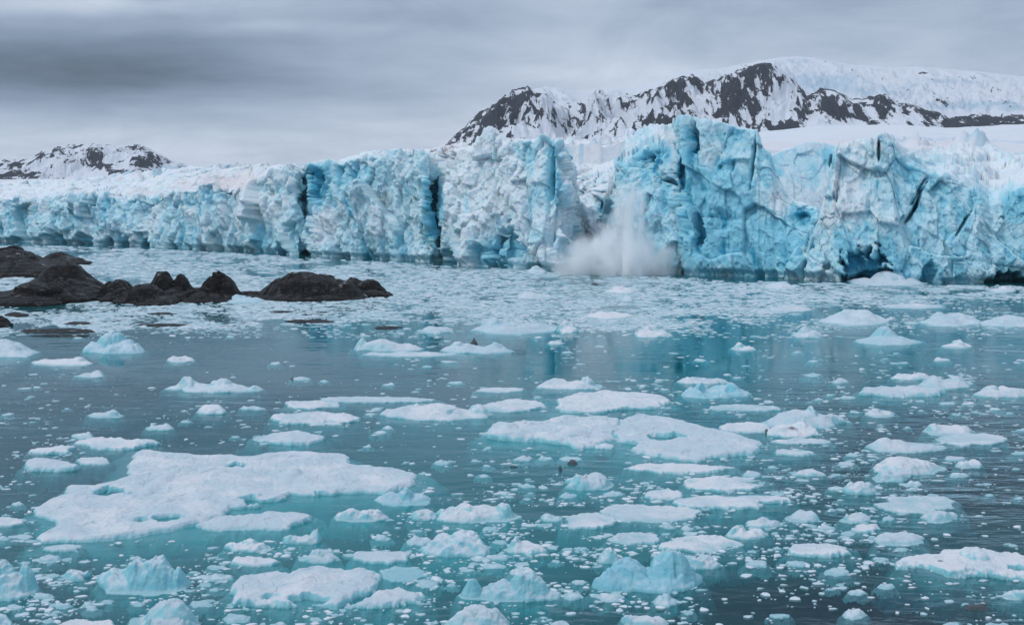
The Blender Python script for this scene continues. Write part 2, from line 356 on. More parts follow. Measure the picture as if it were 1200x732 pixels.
# carved hollows and cracks: (px, py, rx, ry, shear, depth in metres, softness 0 hard .. 1 soft)
CARVE = [(370, 214, 13, 25, 0, 2.2, .2), (513, 236, 4, 26, -.05, 6, .6), (505, 245, 8, 38, 0, 2.2, .4), (648, 198, 3.2, 38, 0, 7, .6), (671, 218, 3.5, 34, -.1, 5, .6), (652, 262, 3, 30, .15, 3, .7),
         (588, 292, 17, 30, .25, 3.2, .35), (560, 300, 8, 16, .2, 2., .4), (715, 245, 14, 11, 0, 2.2, .5), (770, 185, 5, 20, .35, 5, .6), (752, 182, 9, 8, 0, 2.5, .4), (726, 188, 7, 6, 0, 2.5, .4),
         (812, 165, 8, 20, 0, 3., .4), (853, 196, 10, 9, 0, 1.2, .6), (882, 190, 2.5, 34, .1, 2.5, .7), (846, 258, 20, 15, 0, 1.1, .7), (815, 270, 10, 20, 0, 2.5, .5), (940, 256, 14, 10, 0, 1.8, .6),
         (800, 205, 5, 36, 0, 3, .6), (1015, 322, 29, 31, 0, 5, .22), (1185, 333, 30, 14, 0, 7, .25), (1074, 238, 3, 26, .55, 3.4, .6), (1078, 222, 3, 20, .6, 2, .6), (1030, 176, 2.5, 16, 0, 3, .6), (1090, 322, 9, 16, .2, 2.5, .4),
         (974, 190, 3, 9, 0, 4, .5), (332, 296, 5, 12, .2, 4, .4), (316, 208, 3, 10, -.3, 3, .5), (170, 286, 6, 7, .3, 3, .4), (396, 212, 2, 22, -.1, 2.5, .6), (430, 300, 6, 10, .3, 2, .5), (1130, 262, 2.5, 16, .6, 2, .6), (244, 228, 5, 14, 0, 1.6, .5),
         (20, 282, 5, 6, .2, 2.5, .5), (33, 280, 5, 9, .2, 3, .5), (62, 282, 9, 9, .1, 3, .5), (95, 283, 12, 9, 0, 3, .5), (127, 284, 6, 8, .2, 3, .5), (148, 285, 5, 9, .3, 2.5, .5), (526, 300, 6, 14, 0, 3, .5), (735, 300, 14, 26, 0, 3, .5), (942, 318, 4, 14, .4, 3, .6), (965, 320, 6, 12, .4, 2, .6)]
def carve(px, py):
    v = np.zeros(px.shape); wob = .45 * fbm(P3(px / 9., py / 9., 2.), 3)
    for (x, y, rx, ry, sh, dep, soft) in CARVE:
        dx = (px - x - sh * (y - py)) / rx; dy = (py - y) / ry
        r = np.sqrt(dx * dx + dy * dy) + wob * min(1., rx / 7.)
        v = np.maximum(v, dep * sstep(1.12, 1.12 - max(soft, .12) * 1.1, r))
    return v

def cliff(name, ctrl, back=(30, None), rough=1.0, snow=.5, bluebase=.1, dens=1.15, top_rough=1.0, shear=.3, scale=1.0, batter=.55):
    """ctrl rows: px, y of waterline, y of the lip, lean (m), y of the rear crest, distance of the rear crest (m)"""
    c = np.array(ctrl, float)
    seg = np.abs(np.diff(c[:, 0])) + 1.5 * np.abs(np.diff(c[:, 1])) + .35 * np.abs(np.diff(c[:, 2])) + 1e-3
    tau = np.concatenate([[0], np.cumsum(seg)]); nc = int(tau[-1] * dens)
    s = np.linspace(0, tau[-1], nc)
    I = [np.interp(s, tau, c[:, k]) for k in range(6)]
    def smooth(a, w):
        k = np.exp(-np.linspace(-2, 2, 2 * w + 1) ** 2); k /= k.sum()
        return np.convolve(np.pad(a, w, mode='edge'), k, mode='valid')
    u = I[0]; yw = smooth(I[1], 5); yt = I[2]; lean = smooth(I[3], 6); yb = smooth(I[4], 8); bl = smooth(I[5], 8)
    BX, BY = ground(u, yw)
    TY = BY + lean; TX, TZ = at_depth(u, yt, TY)
    RY = TY + bl; RX, RZ = at_depth(u, yb, RY)
    hp = float(np.median(yw - yt))
    nf = max(30, int(hp * 1.15)); nb = max(16, int(min(110, 20 + np.median(bl) * 1.6)))
    # plan normal
    dX, dY = np.gradient(smooth(BX, 14)), np.gradient(smooth(BY, 14)); L = np.hypot(dX, dY) + 1e-9
    NX, NY = dY / L, -dX / L
    rows = []; W = []; TT = []
    tf = np.linspace(0, 1, nf)
    for t in tf:
        e = t ** (1 + batter)
        rows.append((BX + (TX - BX) * e, BY + (TY - BY) * e, -1.5 + (TZ + 1.5) * t)); W.append(sstep(.93, 1.06, t)); TT.append(t)
    for t in np.linspace(0, 1, nb + 1)[1:]:
        rows.append((TX + (RX - TX) * t, TY + (RY - TY) * t, TZ + (RZ - TZ) * t)); W.append(sstep(.93, 1.06, 1 + t * .5)); TT.append(1 + t)
    for dz, dy in ((-6, 3), (-40, 12)):
        rows.append((RX, RY + dy, np.maximum(RZ + dz, -1.5))); W.append(1.); TT.append(2.1)
    X = np.array([r[0] for r in rows]); Y = np.array([r[1] for r in rows]); Z = np.array([r[2] for r in rows])
    nr = len(rows); W = np.repeat(np.array(W, float)[:, None], nc, 1); TT = np.repeat(np.array(TT)[:, None], nc, 1)
    X, Y, Z, W, TT = [a.ravel() for a in (X, Y, Z, W, TT)]
    nx = np.tile(NX, nr) * (1 - W); ny = np.tile(NY, nr) * (1 - W); nzv = W + .12 * (1 - W)
    l = np.sqrt(nx * nx + ny * ny + nzv * nzv); nx, ny, nzv = nx / l, ny / l, nzv / l
    q = np.stack([X + shear * Z, Y, Z], 1) / scale
    warp = np.stack([fbm(q * .11 + 5, 3), fbm(q * .11 + 25, 3), fbm(q * .11 + 45, 3)], 1) * .6
    qw = q + warp
    fl = ridged(qw * np.array([.10, .10, .028]) + 3, 2) - .62
    f2 = ridged(qw * np.array([.30, .30, .045]) + 13, 2) - .62
    a6, r6, e6 = facets(qw * np.array([.115, .115, .06]), 1)
    a2, r2, e2 = facets(qw * np.array([.27, .27, .15]), 2)
    a1, r1, e1 = facets((q + warp * .5) * np.array([1.0, 1.0, .62]), 3)
    face = 1 - W
    a0, r0, e0 = facets((q + warp * .3) * np.array([2.2, 2.2, 1.5]), 11)
    d = rough * ((2.3 * fl + 1.6 * f2 + 2.0 * a6 + 1.15 * a2) * (face + top_rough * .42 * W) + (.36 * a1 + .12 * a0 + .07 * fbm(q * .9, 4, .6)) * (1 - .6 * W))
    crack = sstep(.05, .0, e6) * .35 + sstep(.04, 0, e2) * .12
    d -= crack * rough * (face + .5 * W)
    edge = sstep(0, .05, np.tile(np.linspace(0, 1, nc), nr)) * 0 + 1
    # wave-cut notch
    d -= sstep(1.6, .3, Z) * (.7 + 1.2 * np.clip(fbm(P3(X * .22, Y * .22, 9.), 2) + .25, 0, 1)) * face
    px, py = project(X, Y, Z)
    cv = carve(px, py) * face
    d = d - cv
    d = np.where(TT > 2, 0, d)
    V = np.stack([X + nx * d, Y + ny * d, Z + nzv * d], 1)
    px, py = project(V[:, 0], V[:, 1], V[:, 2])
    blue = bluebase + .82 * paint(BLUE, px, py) - paint(WHITE, px, py)
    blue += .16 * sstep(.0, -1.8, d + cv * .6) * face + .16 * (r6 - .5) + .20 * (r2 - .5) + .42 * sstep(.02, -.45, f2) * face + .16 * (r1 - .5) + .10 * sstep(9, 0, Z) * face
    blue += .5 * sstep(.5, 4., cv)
    dirt = paint(DIRT, px, py) + .0
    pink = paint(PINK, px, py) * sstep(.6, 1., TT)
    sn = np.clip(snow * (.5 + .8 * W) * (1 - sstep(.3, .9, paint(BLUE, px, py))), 0, 1)
    return gpart(name, V, gridfaces(nr, nc), M_GL, {'blue': blue, 'dirt': dirt, 'pink': pink, 'snow': sn})

# far left wall
cliff('ice_cliff', [(-120, 280, 236, 4, 216, 60), (0, 283, 233, 4, 214, 60), (22, 283.5, 232, 4, 214, 60), (40, 284, 238, 4, 213, 60), (60, 285, 233, 4, 212, 60), (85, 285.5, 231, 4, 211, 60), (110, 286.5, 230, 4, 209, 60),
    (140, 287, 232, 4, 206, 60), (158, 287.5, 231, 4, 203, 55), (175, 288, 236, 4, 201, 50), (190, 289.5, 228, 4, 200, 50), (205, 291, 222, 4, 199, 50), (230, 292, 222, 4, 198, 45), (236, 292, 214, 4, 197, 45), (252, 292.5, 213, 4, 197, 45),
    (258, 293, 219, 4, 197, 40), (290, 294, 221, 4, 195, 40), (296, 295, 214, 4, 195, 34), (312, 296, 204, 4, 194, 30), (330, 297.5, 197, 4, 194, 25), (340, 298, 192, 4, 195, 20), (350, 298.5, 196, 4, 198, 20), (358, 298, 202, 4, 204, 15), (368, 296, 206, 4, 208, 12)],
    bluebase=.20, snow=.55, dens=1.25)
# second wall with the blue window and the long blue crack
cliff('ice_cliff', [(352, 295, 205, 3, 207, 10), (358, 298.5, 195, 3, 196, 20), (362, 300, 193, 3, 194, 25), (376, 300.5, 192, 3, 194, 30), (400, 302.5, 188, 4, 190, 30), (415, 303, 184, 5, 185, 30), (436, 303.5, 180, 6, 181, 26), (447, 304, 184, 6, 182, 26),
    (455, 304, 187, 6, 183, 26), (458, 304.5, 178, 5, 180, 20), (465, 305, 175, 5, 177, 20), (480, 305.5, 176, 5, 177, 20), (497, 306.5, 177, 5, 179, 20), (503, 307, 183, 5, 184, 16), (510, 306, 197, 5, 198, 14), (518, 304, 205, 5, 206, 12), (526, 302, 214, 4, 216, 10), (534, 299, 220, 3, 222, 10)],
    bluebase=.20, snow=.5, dens=1.3)
# white nose with the spire and blue pillar cracks
cliff('ice_cliff', [(497, 300, 181, 4, 178, 30), (512, 303, 178, 4, 175, 30), (522, 307, 176, 6, 173, 30), (530, 310, 174, 9, 171, 30), (545, 311.5, 173, 11, 170, 30), (556, 312, 172, 12, 170, 26), (563, 312.5, 164, 12, 166, 14), (570, 313, 156, 12, 158, 8), (577, 313.5, 151, 12, 153, 6), (583, 313.5, 155, 12, 157, 8),
    (588, 314, 163, 11, 165, 12), (598, 314, 166, 9, 167, 14), (610, 315, 165, 7, 166, 12), (628, 315.5, 165, 6, 167, 10), (632, 316, 161, 6, 162, 9), (640, 316.5, 160, 6, 161, 9), (646, 316.5, 166, 6, 168, 8), (651, 317, 166, 6, 168, 8), (656, 316.5, 163, 6, 165, 8), (663, 315.5, 167, 6, 169, 8),
    (668, 314, 180, 6, 182, 8), (673, 312, 200, 5, 202, 8), (680, 309, 240, 4, 243, 8), (690, 305, 262, 3, 266, 8)],
    bluebase=.06, snow=.6, dens=1.35, rough=.85)
# recess behind the falling ice: a jumbled slope
cliff('ice_cliff', [(650, 304, 200, 14, 168, 30), (672, 307, 205, 16, 167, 34), (695, 309, 210, 16, 164, 40), (715, 309, 205, 15, 161, 40), (740, 309, 200, 12, 158, 40), (770, 308, 195, 10, 160, 40), (800, 307, 190, 9, 160, 40)],
    bluebase=.12, snow=.7, dens=1.25, top_rough=1.6)
# shattered blue blocks left of the tower
cliff('serac', [(700, 306, 270, 4, 268, 8), (708, 310, 240, 5, 236, 10), (714, 313, 222, 6, 215, 12), (722, 315, 205, 7, 190, 14), (730, 316.5, 192, 8, 180, 14), (738, 317.5, 186, 9, 170, 16), (746, 318, 178, 10, 153, 18), (757, 318.5, 172, 11, 146, 20), (768, 319, 170, 11, 145, 20), (780, 319.5, 175, 11, 150, 20), (792, 320, 180, 10, 157, 18), (806, 320, 190, 9, 163, 16), (816, 318, 200, 8, 190, 12)],
    bluebase=.26, snow=.45, dens=1.4, rough=1.0, top_rough=2.2)
# the tall blue tower and its broken foot
cliff('ice_tower', [(806, 312, 170, 4, 172, 6), (800, 316, 150, 5, 152, 6), (797, 320, 139, 6, 141, 7), (801, 322, 137, 7, 138.5, 8), (815, 322.5, 139, 9, 140.5, 9), (830, 323, 141, 9, 142.5, 9), (850, 323.5, 145, 9, 146.5, 9), (870, 324, 149, 9, 150.5, 9), (887, 324.5, 152, 9, 154, 8), (891, 324.5, 160, 9, 162, 8),
    (894, 325, 173, 9, 175, 8), (903, 325, 179, 9, 181, 8), (908, 325, 194, 9, 196, 8), (914, 325.5, 211, 9, 213, 8), (921, 325.5, 223, 9, 225, 8), (931, 326, 235, 9, 237, 9), (945, 326.5, 239, 9, 240, 9), (957, 327, 244, 8, 246, 9), (975, 326, 252, 7, 254, 9), (990, 322, 262, 6, 264, 9)],
    bluebase=.34, snow=.25, dens=1.4, rough=.60, top_rough=.2)
# blue hollow wall right of the tower
cliff('ice_cliff', [(868, 314, 190, 8, 192, 8), (885, 314.5, 184, 9, 186, 10), (905, 315, 181, 10, 182, 12), (920, 315, 175, 10, 176, 14), (940, 315, 168, 10, 169, 14), (952, 315, 166, 10, 167, 14), (970, 315, 168, 10, 169, 14), (985, 315.5, 173, 9, 174, 14), (1005, 316, 178, 8, 180, 10)],
    bluebase=.16, snow=.6, dens=1.2, rough=.22, top_rough=.4)
# big right-hand block with the cave
cliff('ice_cliff', [(944, 316, 300, 2, 302, 6), (934, 322, 312, 2, 314, 6), (930, 327, 318, 2, 320, 6), (936, 328, 306, 3, 308, 6), (948, 328.5, 285, 4, 286, 8), (960, 329, 258, 5, 259, 10), (968, 329, 228, 6, 229, 12), (973, 329.3, 204, 7, 205, 14), (979, 329.5, 183, 8, 184, 16), (984, 329.7, 172, 8, 172, 18), (1000, 330, 169, 8, 169, 18), (1015, 330.5, 168, 8, 168, 18),
    (1021, 330.7, 165, 8, 166, 12), (1028, 331, 157, 8, 158, 8), (1033, 331, 154.5, 8, 156, 6), (1040, 331.2, 156, 8, 158, 8), (1046, 331.4, 163, 8, 164, 12), (1053, 331.5, 178, 8, 173, 20), (1062, 331.6, 190, 8, 176, 26), (1080, 332, 200, 8, 178, 30), (1096, 332, 206, 8, 178, 34), (1105, 332.2, 204, 8, 177, 36), (1120, 332.3, 210, 7, 176, 38), (1140, 332.5, 221, 7, 175, 40), (1152, 332.6, 235, 6, 175, 42), (1160, 332.6, 243, 6, 175, 44),
    (1170, 332.6, 241, 6, 176, 44), (1185, 332.8, 230, 6, 177, 42), (1200, 333, 222, 6, 178, 42), (1230, 333.2, 215, 6, 178, 42), (1270, 333.5, 220, 6, 178, 42), (1330, 334, 215, 6, 178, 42)],
    bluebase=.20, snow=.38, dens=1.3, rough=.75, top_rough=2.)
# the upper glacier: snowfield rising to the mountains
cp = np.array([-300, 0, 120, 200, 260, 340, 420, 500, 560, 640, 720, 800, 890, 960, 1060, 1110, 1200, 1500.])
yn = np.array([222, 216, 211, 204, 201, 200, 198, 190, 183, 176, 172, 172, 176, 176, 178, 178, 180, 182.])
yf = np.array([212, 211, 209, 203, 198, 195, 191, 181, 171, 166, 164, 160, 155, 147, 146, 150, 146, 146.])
nu, nd = 620, 150
uu = np.linspace(-300, 1500, nu); w = np.linspace(0, 1, nd)
U, Wd = np.meshgrid(uu, w); Y0 = np.interp(U, [-300, 0, 110, 230, 320, 400, 560, 700, 1500], [470, 440, 410, 370, 345, 325, 300, 288, 290]); Yd = Y0 * (2600 / Y0) ** Wd
yy = np.interp(U, cp, yn) * (1 - Wd ** .8) + np.interp(U, cp, yf) * Wd ** .8
Xs, Zs = at_depth(U, yy, Yd)
Xs, Yd, Zs, U, Wd = [a.ravel() for a in (Xs, Yd, Zs, U, Wd)]
jum = paint([(640, 168, 120, 20, 0, 1), (230, 205, 110, 16, 0, 1.0), (1135, 163, 24, 14, 0, .9), (1060, 170, 60, 8, 0, .5), (300, 198, 80, 8, 0, .8), (720, 168, 60, 12, 0, 1)], U, np.interp(U, cp, yn) * (1 - Wd ** .8) + np.interp(U, cp, yf) * Wd ** .8)
near = sstep(1300, 350, Yd)
fa, fr_, fe = facets(P3(Xs * .10, Yd * .10, 0.), 4); fb, _, fe2 = facets(P3(Xs * .28, Yd * .28, 0.), 5)
dz = (2.2 * fa + 1.0 * fb) * (.15 + jum) * near + fbm(P3(Xs * .02, Yd * .006, 1.), 4) * 1.8 * sstep(300, 500, Yd) + .25 * fbm(P3(Xs * .3, Yd * .2, 2.), 3)
hump = np.exp(-((U - 1138) / 24) ** 4) * np.exp(-((Yd - 365) / 26) ** 2) + .35 * np.exp(-((U - 1065) / 30) ** 4) * np.exp(-((Yd - 350) / 20) ** 2)
dz = dz + hump * (3.6 + 4.5 * fa + 3. * fb); jum = np.maximum(jum, hump)
Zs = Zs + dz; Zs[:nu] -= 14.
gpart('snowfield', np.stack([Xs, Yd, Zs], 1), gridfaces(nd, nu), M_SNOW,
      {'blue': np.clip(.05 + .5 * hump + .75 * jum * (fr_ + .2) * near + .55 * fbm(P3(Xs * .012, Yd * .006, 6.), 4), 0, 1), 'dirt': .08 + .3 * fbm(P3(Xs * .006, Yd * .012, 3.), 4) + .35 * jum * near + .25 * sstep(.45, .0, np.abs(Wd - .12)) * sstep(850, 1000, U) * 0,
       'pink': paint(PINK, U, yy.ravel()) + .15 * sstep(800, 1000, U) * sstep(.6, .1, Wd)})
# ------------------------------------------------------------------ mountains
def mountain(name, sky_, base_, Yb, Yr, Yk, rocky, seed, amp=1., nu=760, nd=110, x0=None, x1=None, rockpaint=(), bluepaint=(), snowpaint=()):
    sx, sy = np.array(sky_, float).T; bx, by = np.array(base_, float).T
    u = np.linspace(sx[0], sx[-1], nu); v = np.linspace(0, 1, nd)
    U, V = np.meshgrid(u, v)
    front = V < .72; tt = np.where(front, V / .72, 1.)
    Yv = np.where(front, Yb + (Yr - Yb) * tt, Yr + (Yk - Yr) * (V - .72) / .28)
    ytop = np.interp(U, sx, sy); ybase = np.interp(U, bx, by)
    _, zb = at_depth(U, ybase + 4, np.full_like(U, Yb)); _, zr = at_depth(U, ytop, np.full_like(U, Yr))
    prof = tt ** .85
    Z = zb + (zr - zb) * prof
    Z = np.where(front, Z, zr - (zr - zb) * .6 * ((V - .72) / .28) ** 1.2)
    Xv, _ = at_depth(U, ytop, Yv)
    Xv, Yv, Z, U, tt, V = [a.ravel() for a in (Xv, Yv, Z, U, tt, V)]
    rel = np.repeat((zr - zb)[:1], nd, 0).ravel()
    q = np.stack([Xv, Yv * .45, 0 * Xv], 1) / 170. + seed * 7
    warp = np.stack([fbm(q * .8 + 3, 3), fbm(q * .8 + 9, 3), 0 * Xv], 1) * .35
    rd = ridged(q + warp, 5, .55)
    fine = ridged(q * 4.3 + warp * 2, 4, .6)
    bell = np.sin(np.clip(tt, 0, 1) * math.pi) ** .8
    Z = Z + amp * rel * ((rd - .66) * 1.25 * bell + (fine - .62) * .16 * (bell + .06))
    yj = ytop.ravel() + (2.4 if seed != 2 else .8) * fbm(P3(U / 9., 0 * U, seed), 4, .6)
    _, zc = at_depth(U, yj, Yv); Z = np.where(Z > zc - 4, zc - 4 * np.exp(-(Z - zc + 4) / 30.) * (tt < 1), Z)
    py_ = project(Xv, Yv, Z); pxp, pyp = py_
    rock = rocky(U, tt, pyp) + (rd - .66) * .9 + (fine - .62) * 1.3
    rock = rock + paint(rockpaint, pxp, pyp) - paint(snowpaint, pxp, pyp)
    blue = paint(bluepaint, pxp, pyp) + .12 + .5 * (fine - .55) * (1. if seed == 2 else .4)
    o = mesh_obj(name, np.stack([Xv, Yv, Z], 1), gridfaces(nd, nu), M_MT, attrs={'rock': rock, 'blue': blue})
    tag(o, kind='structure'); return o
BASE = [(480, 178), (525, 170), (600, 168), (700, 165), (800, 161), (860, 160), (890, 158), (940, 148), (980, 148), (1030, 146), (1080, 147), (1110, 152), (1150, 149), (1200, 147), (1320, 147)]
SKY1 = [(515, 176), (525, 167), (533, 158), (543, 150), (550, 142), (560, 133), (575, 125), (590, 113), (600, 105), (610, 103), (618, 101), (628, 106), (637, 103), (645, 108), (655, 117), (672, 120), (685, 118), (693, 110), (698, 104), (703, 104), (708, 108), (720, 112), (735, 113), (750, 108), (760, 105), (775, 100), (790, 92), (800, 88), (812, 87), (825, 96), (840, 92),
        (850, 87), (865, 82), (880, 77), (893, 74), (903, 74), (912, 79), (920, 84), (930, 92), (938, 102), (946, 113), (955, 108), (961, 103), (975, 105), (985, 109), (1000, 116), (1020, 113), (1037, 110), (1050, 118), (1065, 121), (1080, 127), (1100, 132), (1112, 138), (1120, 137), (1150, 134), (1170, 137), (1200, 133), (1320, 131)]
SKY2 = [(560, 160), (600, 125), (622, 106), (640, 101), (655, 103), (675, 108), (690, 111), (705, 107), (720, 104), (745, 102), (762, 98), (780, 91), (800, 85), (820, 81), (845, 80), (870, 75), (890, 71), (915, 67), (935, 66), (955, 68), (980, 72), (1000, 76), (1050, 79), (1080, 78), (1100, 80), (1150, 84), (1200, 90), (1340, 96)]
mountain('mountain', SKY1, BASE, 2500, 3000, 3600, lambda U, t, y: .42 - .30 * sstep(.25, 0, t) + .10 * sstep(880, 960, U) + .12 * sstep(780, 850, U) * sstep(960, 900, U), 1, .85,
         snowpaint=[(664, 116, 34, 12, 0, .5), (615, 150, 30, 14, -.8, .3), (915, 124, 17, 15, .1, .75), (955, 140, 10, 10, 0, .6), (1003, 146, 12, 6, 0, .5), (1052, 134, 6, 14, -.5, .6), (1074, 142, 5, 10, -.5, .5), (1098, 144, 8, 6, 0, .25), (840, 105, 10, 20, .9, .4), (715, 128, 16, 16, .6, .25), (760, 122, 14, 18, .7, .25), (640, 150, 14, 12, 0, .3), (820, 128, 10, 16, .8, .3), (870, 128, 8, 14, .8, .3), (985, 122, 10, 10, 0, .3), (1020, 128, 8, 8, 0, .25)],
         rockpaint=[(580, 135, 30, 26, .6, .35), (1165, 143, 64, 8, 0, .36), (890, 152, 50, 8, 0, .25), (870, 105, 24, 20, 0, .2), (770, 148, 22, 12, 0, .3), (985, 130, 40, 14, 0, .15)])
mountain('mountain', SKY2, [(540, 170), (1340, 150)], 3150, 4000, 4700, lambda U, t, y: np.full_like(U, -.22), 2, .28,
         rockpaint=[(1140, 92, 5, 3, 0, .5), (1095, 118, 12, 4, .5, .4), (1170, 105, 8, 2, 0, .4)], bluepaint=[(960, 98, 60, 12, 0, .45), (1020, 106, 60, 7, 0, .4), (1150, 124, 70, 6, 0, .45), (940, 72, 20, 3, 0, .4), (1110, 95, 40, 3, 0, .35)])
SKY3 = [(-120, 176), (-40, 184), (0, 188), (25, 187), (40, 182), (50, 177), (62, 173), (80, 170), (92, 169), (115, 168), (135, 171), (150, 170), (162, 169), (168, 169.5), (178, 175), (190, 182), (200, 187), (212, 191), (225, 196), (245, 199), (280, 204)]
mountain('mountain', SKY3, [(-120, 216), (0, 214), (90, 213), (160, 208), (280, 206)], 2500, 3100, 3600, lambda U, t, y: np.full_like(U, .22), 3, .55, nu=520, nd=90,
         rockpaint=[(15, 205, 26, 12, 0, .55), (58, 210, 40, 6, 0, .5), (115, 194, 12, 5, -.3, .5), (140, 202, 16, 3, 0, .5), (170, 192, 10, 4, 0, .4), (168, 178, 10, 12, -.7, .35), (195, 192, 14, 7, 0, .3), (46, 180, 6, 4, 0, .4), (66, 174, 6, 2, 0, .4), (90, 171, 5, 2, 0, .4), (120, 178, 6, 8, .5, .3)])
print('terrain', time.time() - T0)

# ------------------------------------------------------------------ floating ice and rocks: height fields over an outline
def poly_sd(X, Y, poly):
    px_, py_ = poly[:, 0], poly[:, 1]; n = len(poly)
    d = np.full(X.shape, 1e9); ins = np.zeros(X.shape, bool)
    for i in range(n):
        x0, y0 = px_[i], py_[i]; x1, y1 = px_[(i + 1) % n], py_[(i + 1) % n]
        ex, ey = x1 - x0, y1 - y0; l = ex * ex + ey * ey + 1e-12
        t = np.clip(((X - x0) * ex + (Y - y0) * ey) / l, 0, 1)
        d = np.minimum(d, (X - x0 - t * ex) ** 2 + (Y - y0 - t * ey) ** 2)
        c = ((y0 > Y) != (y1 > Y)) & (X < (x1 - x0) * (Y - y0) / (y1 - y0 + 1e-15) + x0); ins ^= c
    return np.where(ins, 1, -1) * np.sqrt(d)
SEED = [0]
def outline(box):
    """px bounding box (x0, x1, y back, y front) of the waterline -> irregular outline in metres"""
    x0, x1, yb, yf = box; SEED[0] += 1; r = np.random.default_rng(1000 + SEED[0])
    n = 14; a = np.linspace(0, 2 * math.pi, n, endpoint=False)
    rad = 1 + r.normal(size=n) * .11
    e = .82 + .25 * r.random()
    ca, sa = np.cos(a), np.sin(a)
    xx = (x0 + x1) / 2 + (x1 - x0) / 2 * np.sign(ca) * np.abs(ca) ** e * np.clip(rad, .7, 1.08)
    yy = (yb + yf) / 2 - (yf - yb) / 2 * np.sign(sa) * np.abs(sa) ** e * np.clip(rad, .7, 1.05)
    gx, gy = ground(xx, yy); return np.stack([gx, gy], 1)
def heightfield(name, poly, hpx, mat, style='floe', peaks=(), pools=(), dirt=(), blue=0., q=1.0, zoff=0., rough=1., parent=None, tilt=None):
    cx, cy = poly.mean(0); D = cy; pm = D / F
    t = hpx * pm
    size = np.ptp(poly, axis=0); smax = float(max(size)); smin = float(min(size))
    led = 0. if style == 'rock' else min(2.0, (.15 if style == 'floe' else .09) * smax + .15)
    rx = max(pm * 1.15 * q, smax / 420); ry = max(pm * 1.4 * q, smax / 420)
    mn = poly.min(0) - led - .2 * smin - 2 * rx; mx = poly.max(0) + led + .2 * smin + 2 * rx
    gx = np.arange(mn[0], mx[0] + rx, rx); gy = np.arange(mn[1], mx[1] + ry, ry)
    X, Y = np.meshgrid(gx, gy); nr, nc = X.shape; X, Y = X.ravel(), Y.ravel()
    SEED[0] += 1; sd0 = SEED[0] * 3.71
    en = fbm(P3(X * 3.2 / smin, Y * 2.2 / smin, sd0), 4, .6)
    amp = min((.05 if style == 'berg' else .10) * smin, .6)
    sd = poly_sd(X, Y, poly) + en * amp
    sm = max(float(sd.max()), 1e-3)
    P = P3(X, Y, sd0)
    blu = np.full(X.shape, float(blue)); dr = np.zeros(X.shape)
    pxp, pyp = project(X, Y, np.full(X.shape, t * .7))
    if style == 'floe':
        t *= .60; e = max(1.1 * t, 1.5 * rx); sd = sd + .07 * fbm(P * np.array([2.4, 1.6, 1]), 4, .6)
        h = t * np.clip(sd / e, 0, 1) ** .6
        a1, r1, e1 = facets(P * np.array([1, .8, 1]) * 2.6 / (t * 6 + 1), 6)
        lump = fbm(P * np.array([.55, .45, 0.]) + np.array([0, 0, sd0]), 4, .55)
        fine = fbm(P * np.array([2.2, 1.8, 0.]) + np.array([3, 0, sd0]), 3, .6)
        inn = sstep(0, e * 2.5, sd)
        h = h * (1 + .10 * en) + t * rough * (inn * (.46 * lump + .14 * a1 + .12 * fine) - .10 * sstep(.05, 0, e1) * inn)
        h = np.where(sd > 0, np.maximum(h, -.05), h)
    elif style == 'berg':
        k = np.clip(sd / sm, 0, 1)
        a1, r1, e1 = facets(P * 2.3 / smin, 7); a2, r2, e2 = facets(P * 6.5 / smin, 8)
        h = t * (np.clip(k / .45, 0, 1) ** .7) * (.72 + .6 * fbm(P * 1.8 / smin, 3))
        h = np.where(sd > 0, np.maximum(h, .02), 0)
    else:
        k = np.clip(sd / sm, 0, 1)
        a1, r1, e1 = facets(P * np.array([2.6, 1.5, 1]) / smin, 9); a2, r2, e2 = facets(P * np.array([7, 4, 1]) / smin, 10)
        h = t * (k ** .5) * (.85 + .45 * fbm(P * 1.3 / smin, 3)) - t * .16 * sstep(.08, 0, e1) * sstep(0, .3, k)
        stp = t * .17; hq = (np.floor(h / stp + .6 * fbm(P * 1.1 / smin, 3)) + sstep(.35, .95, np.mod(h / stp + .6 * fbm(P * 1.1 / smin, 3), 1.))) * stp
        h = np.where(sd > 0, .45 * h + .55 * hq, -.3)
    if style != 'rock':        # most plates float a little tilted, one side awash
        ta = SEED[0] * 2.4; tl = tilt if tilt is not None else (1.1 if smax < 6 else .45)
        dd_ = ((X - cx) * math.cos(ta) / size[0] + (Y - cy) * math.sin(ta) / size[1])
        h = np.where(sd > 0, h - t * tl * sstep(.08, .62, dd_ + .12 * fbm(P * 1.6 / smin, 3)), h)
    for (ppx, ph, pr) in peaks:            # peak: px, height above the water in px, radius px
        wx = (ppx - CX) / F * D; wy = cy + .08 * smin; R = pr * pm * .9
        r = np.sqrt(((X - wx) / R) ** 2 + ((Y - wy) / max(R, .33 * smin)) ** 2) + .22 * fbm(P * 1.2 / R, 3)
        r = r + .12 * facets(P * np.array([1.4, 1, 1]) * 2.2 / smin, 12)[0]; add = np.clip(1 - np.maximum(r, 0) ** (2.6 if style == 'rock' else 1.7), 0, 1) * (.80 * ph * pm) * sstep(-.02 * smin, .30 * smin, sd) ** .6
        h = np.maximum(h, add + np.minimum(h, t * .3) * .6)
    if style != 'floe':
        dt = (.20 * a1 + .15 * a2 + .10 * fbm(P * 9 / smin, 4, .6)) * (.46 * rough if style == 'berg' else .36)
        h = np.where(sd > 0, np.maximum(h * (1 + dt) + t * .25 * dt * sstep(0, .3, sd / sm), .015), h)
    for (ppx, ppy, prx, pry, dep) in pools:
        r = np.sqrt(((pxp - ppx) / prx) ** 2 + ((pyp - ppy) / pry) ** 2) + .5 * en + .7 * fbm(P3(X / (prx * pm), Y / (prx * pm) * .8, sd0), 4)
        k = sstep(1.1, .55, r); h = h * (1 - k) - k * dep
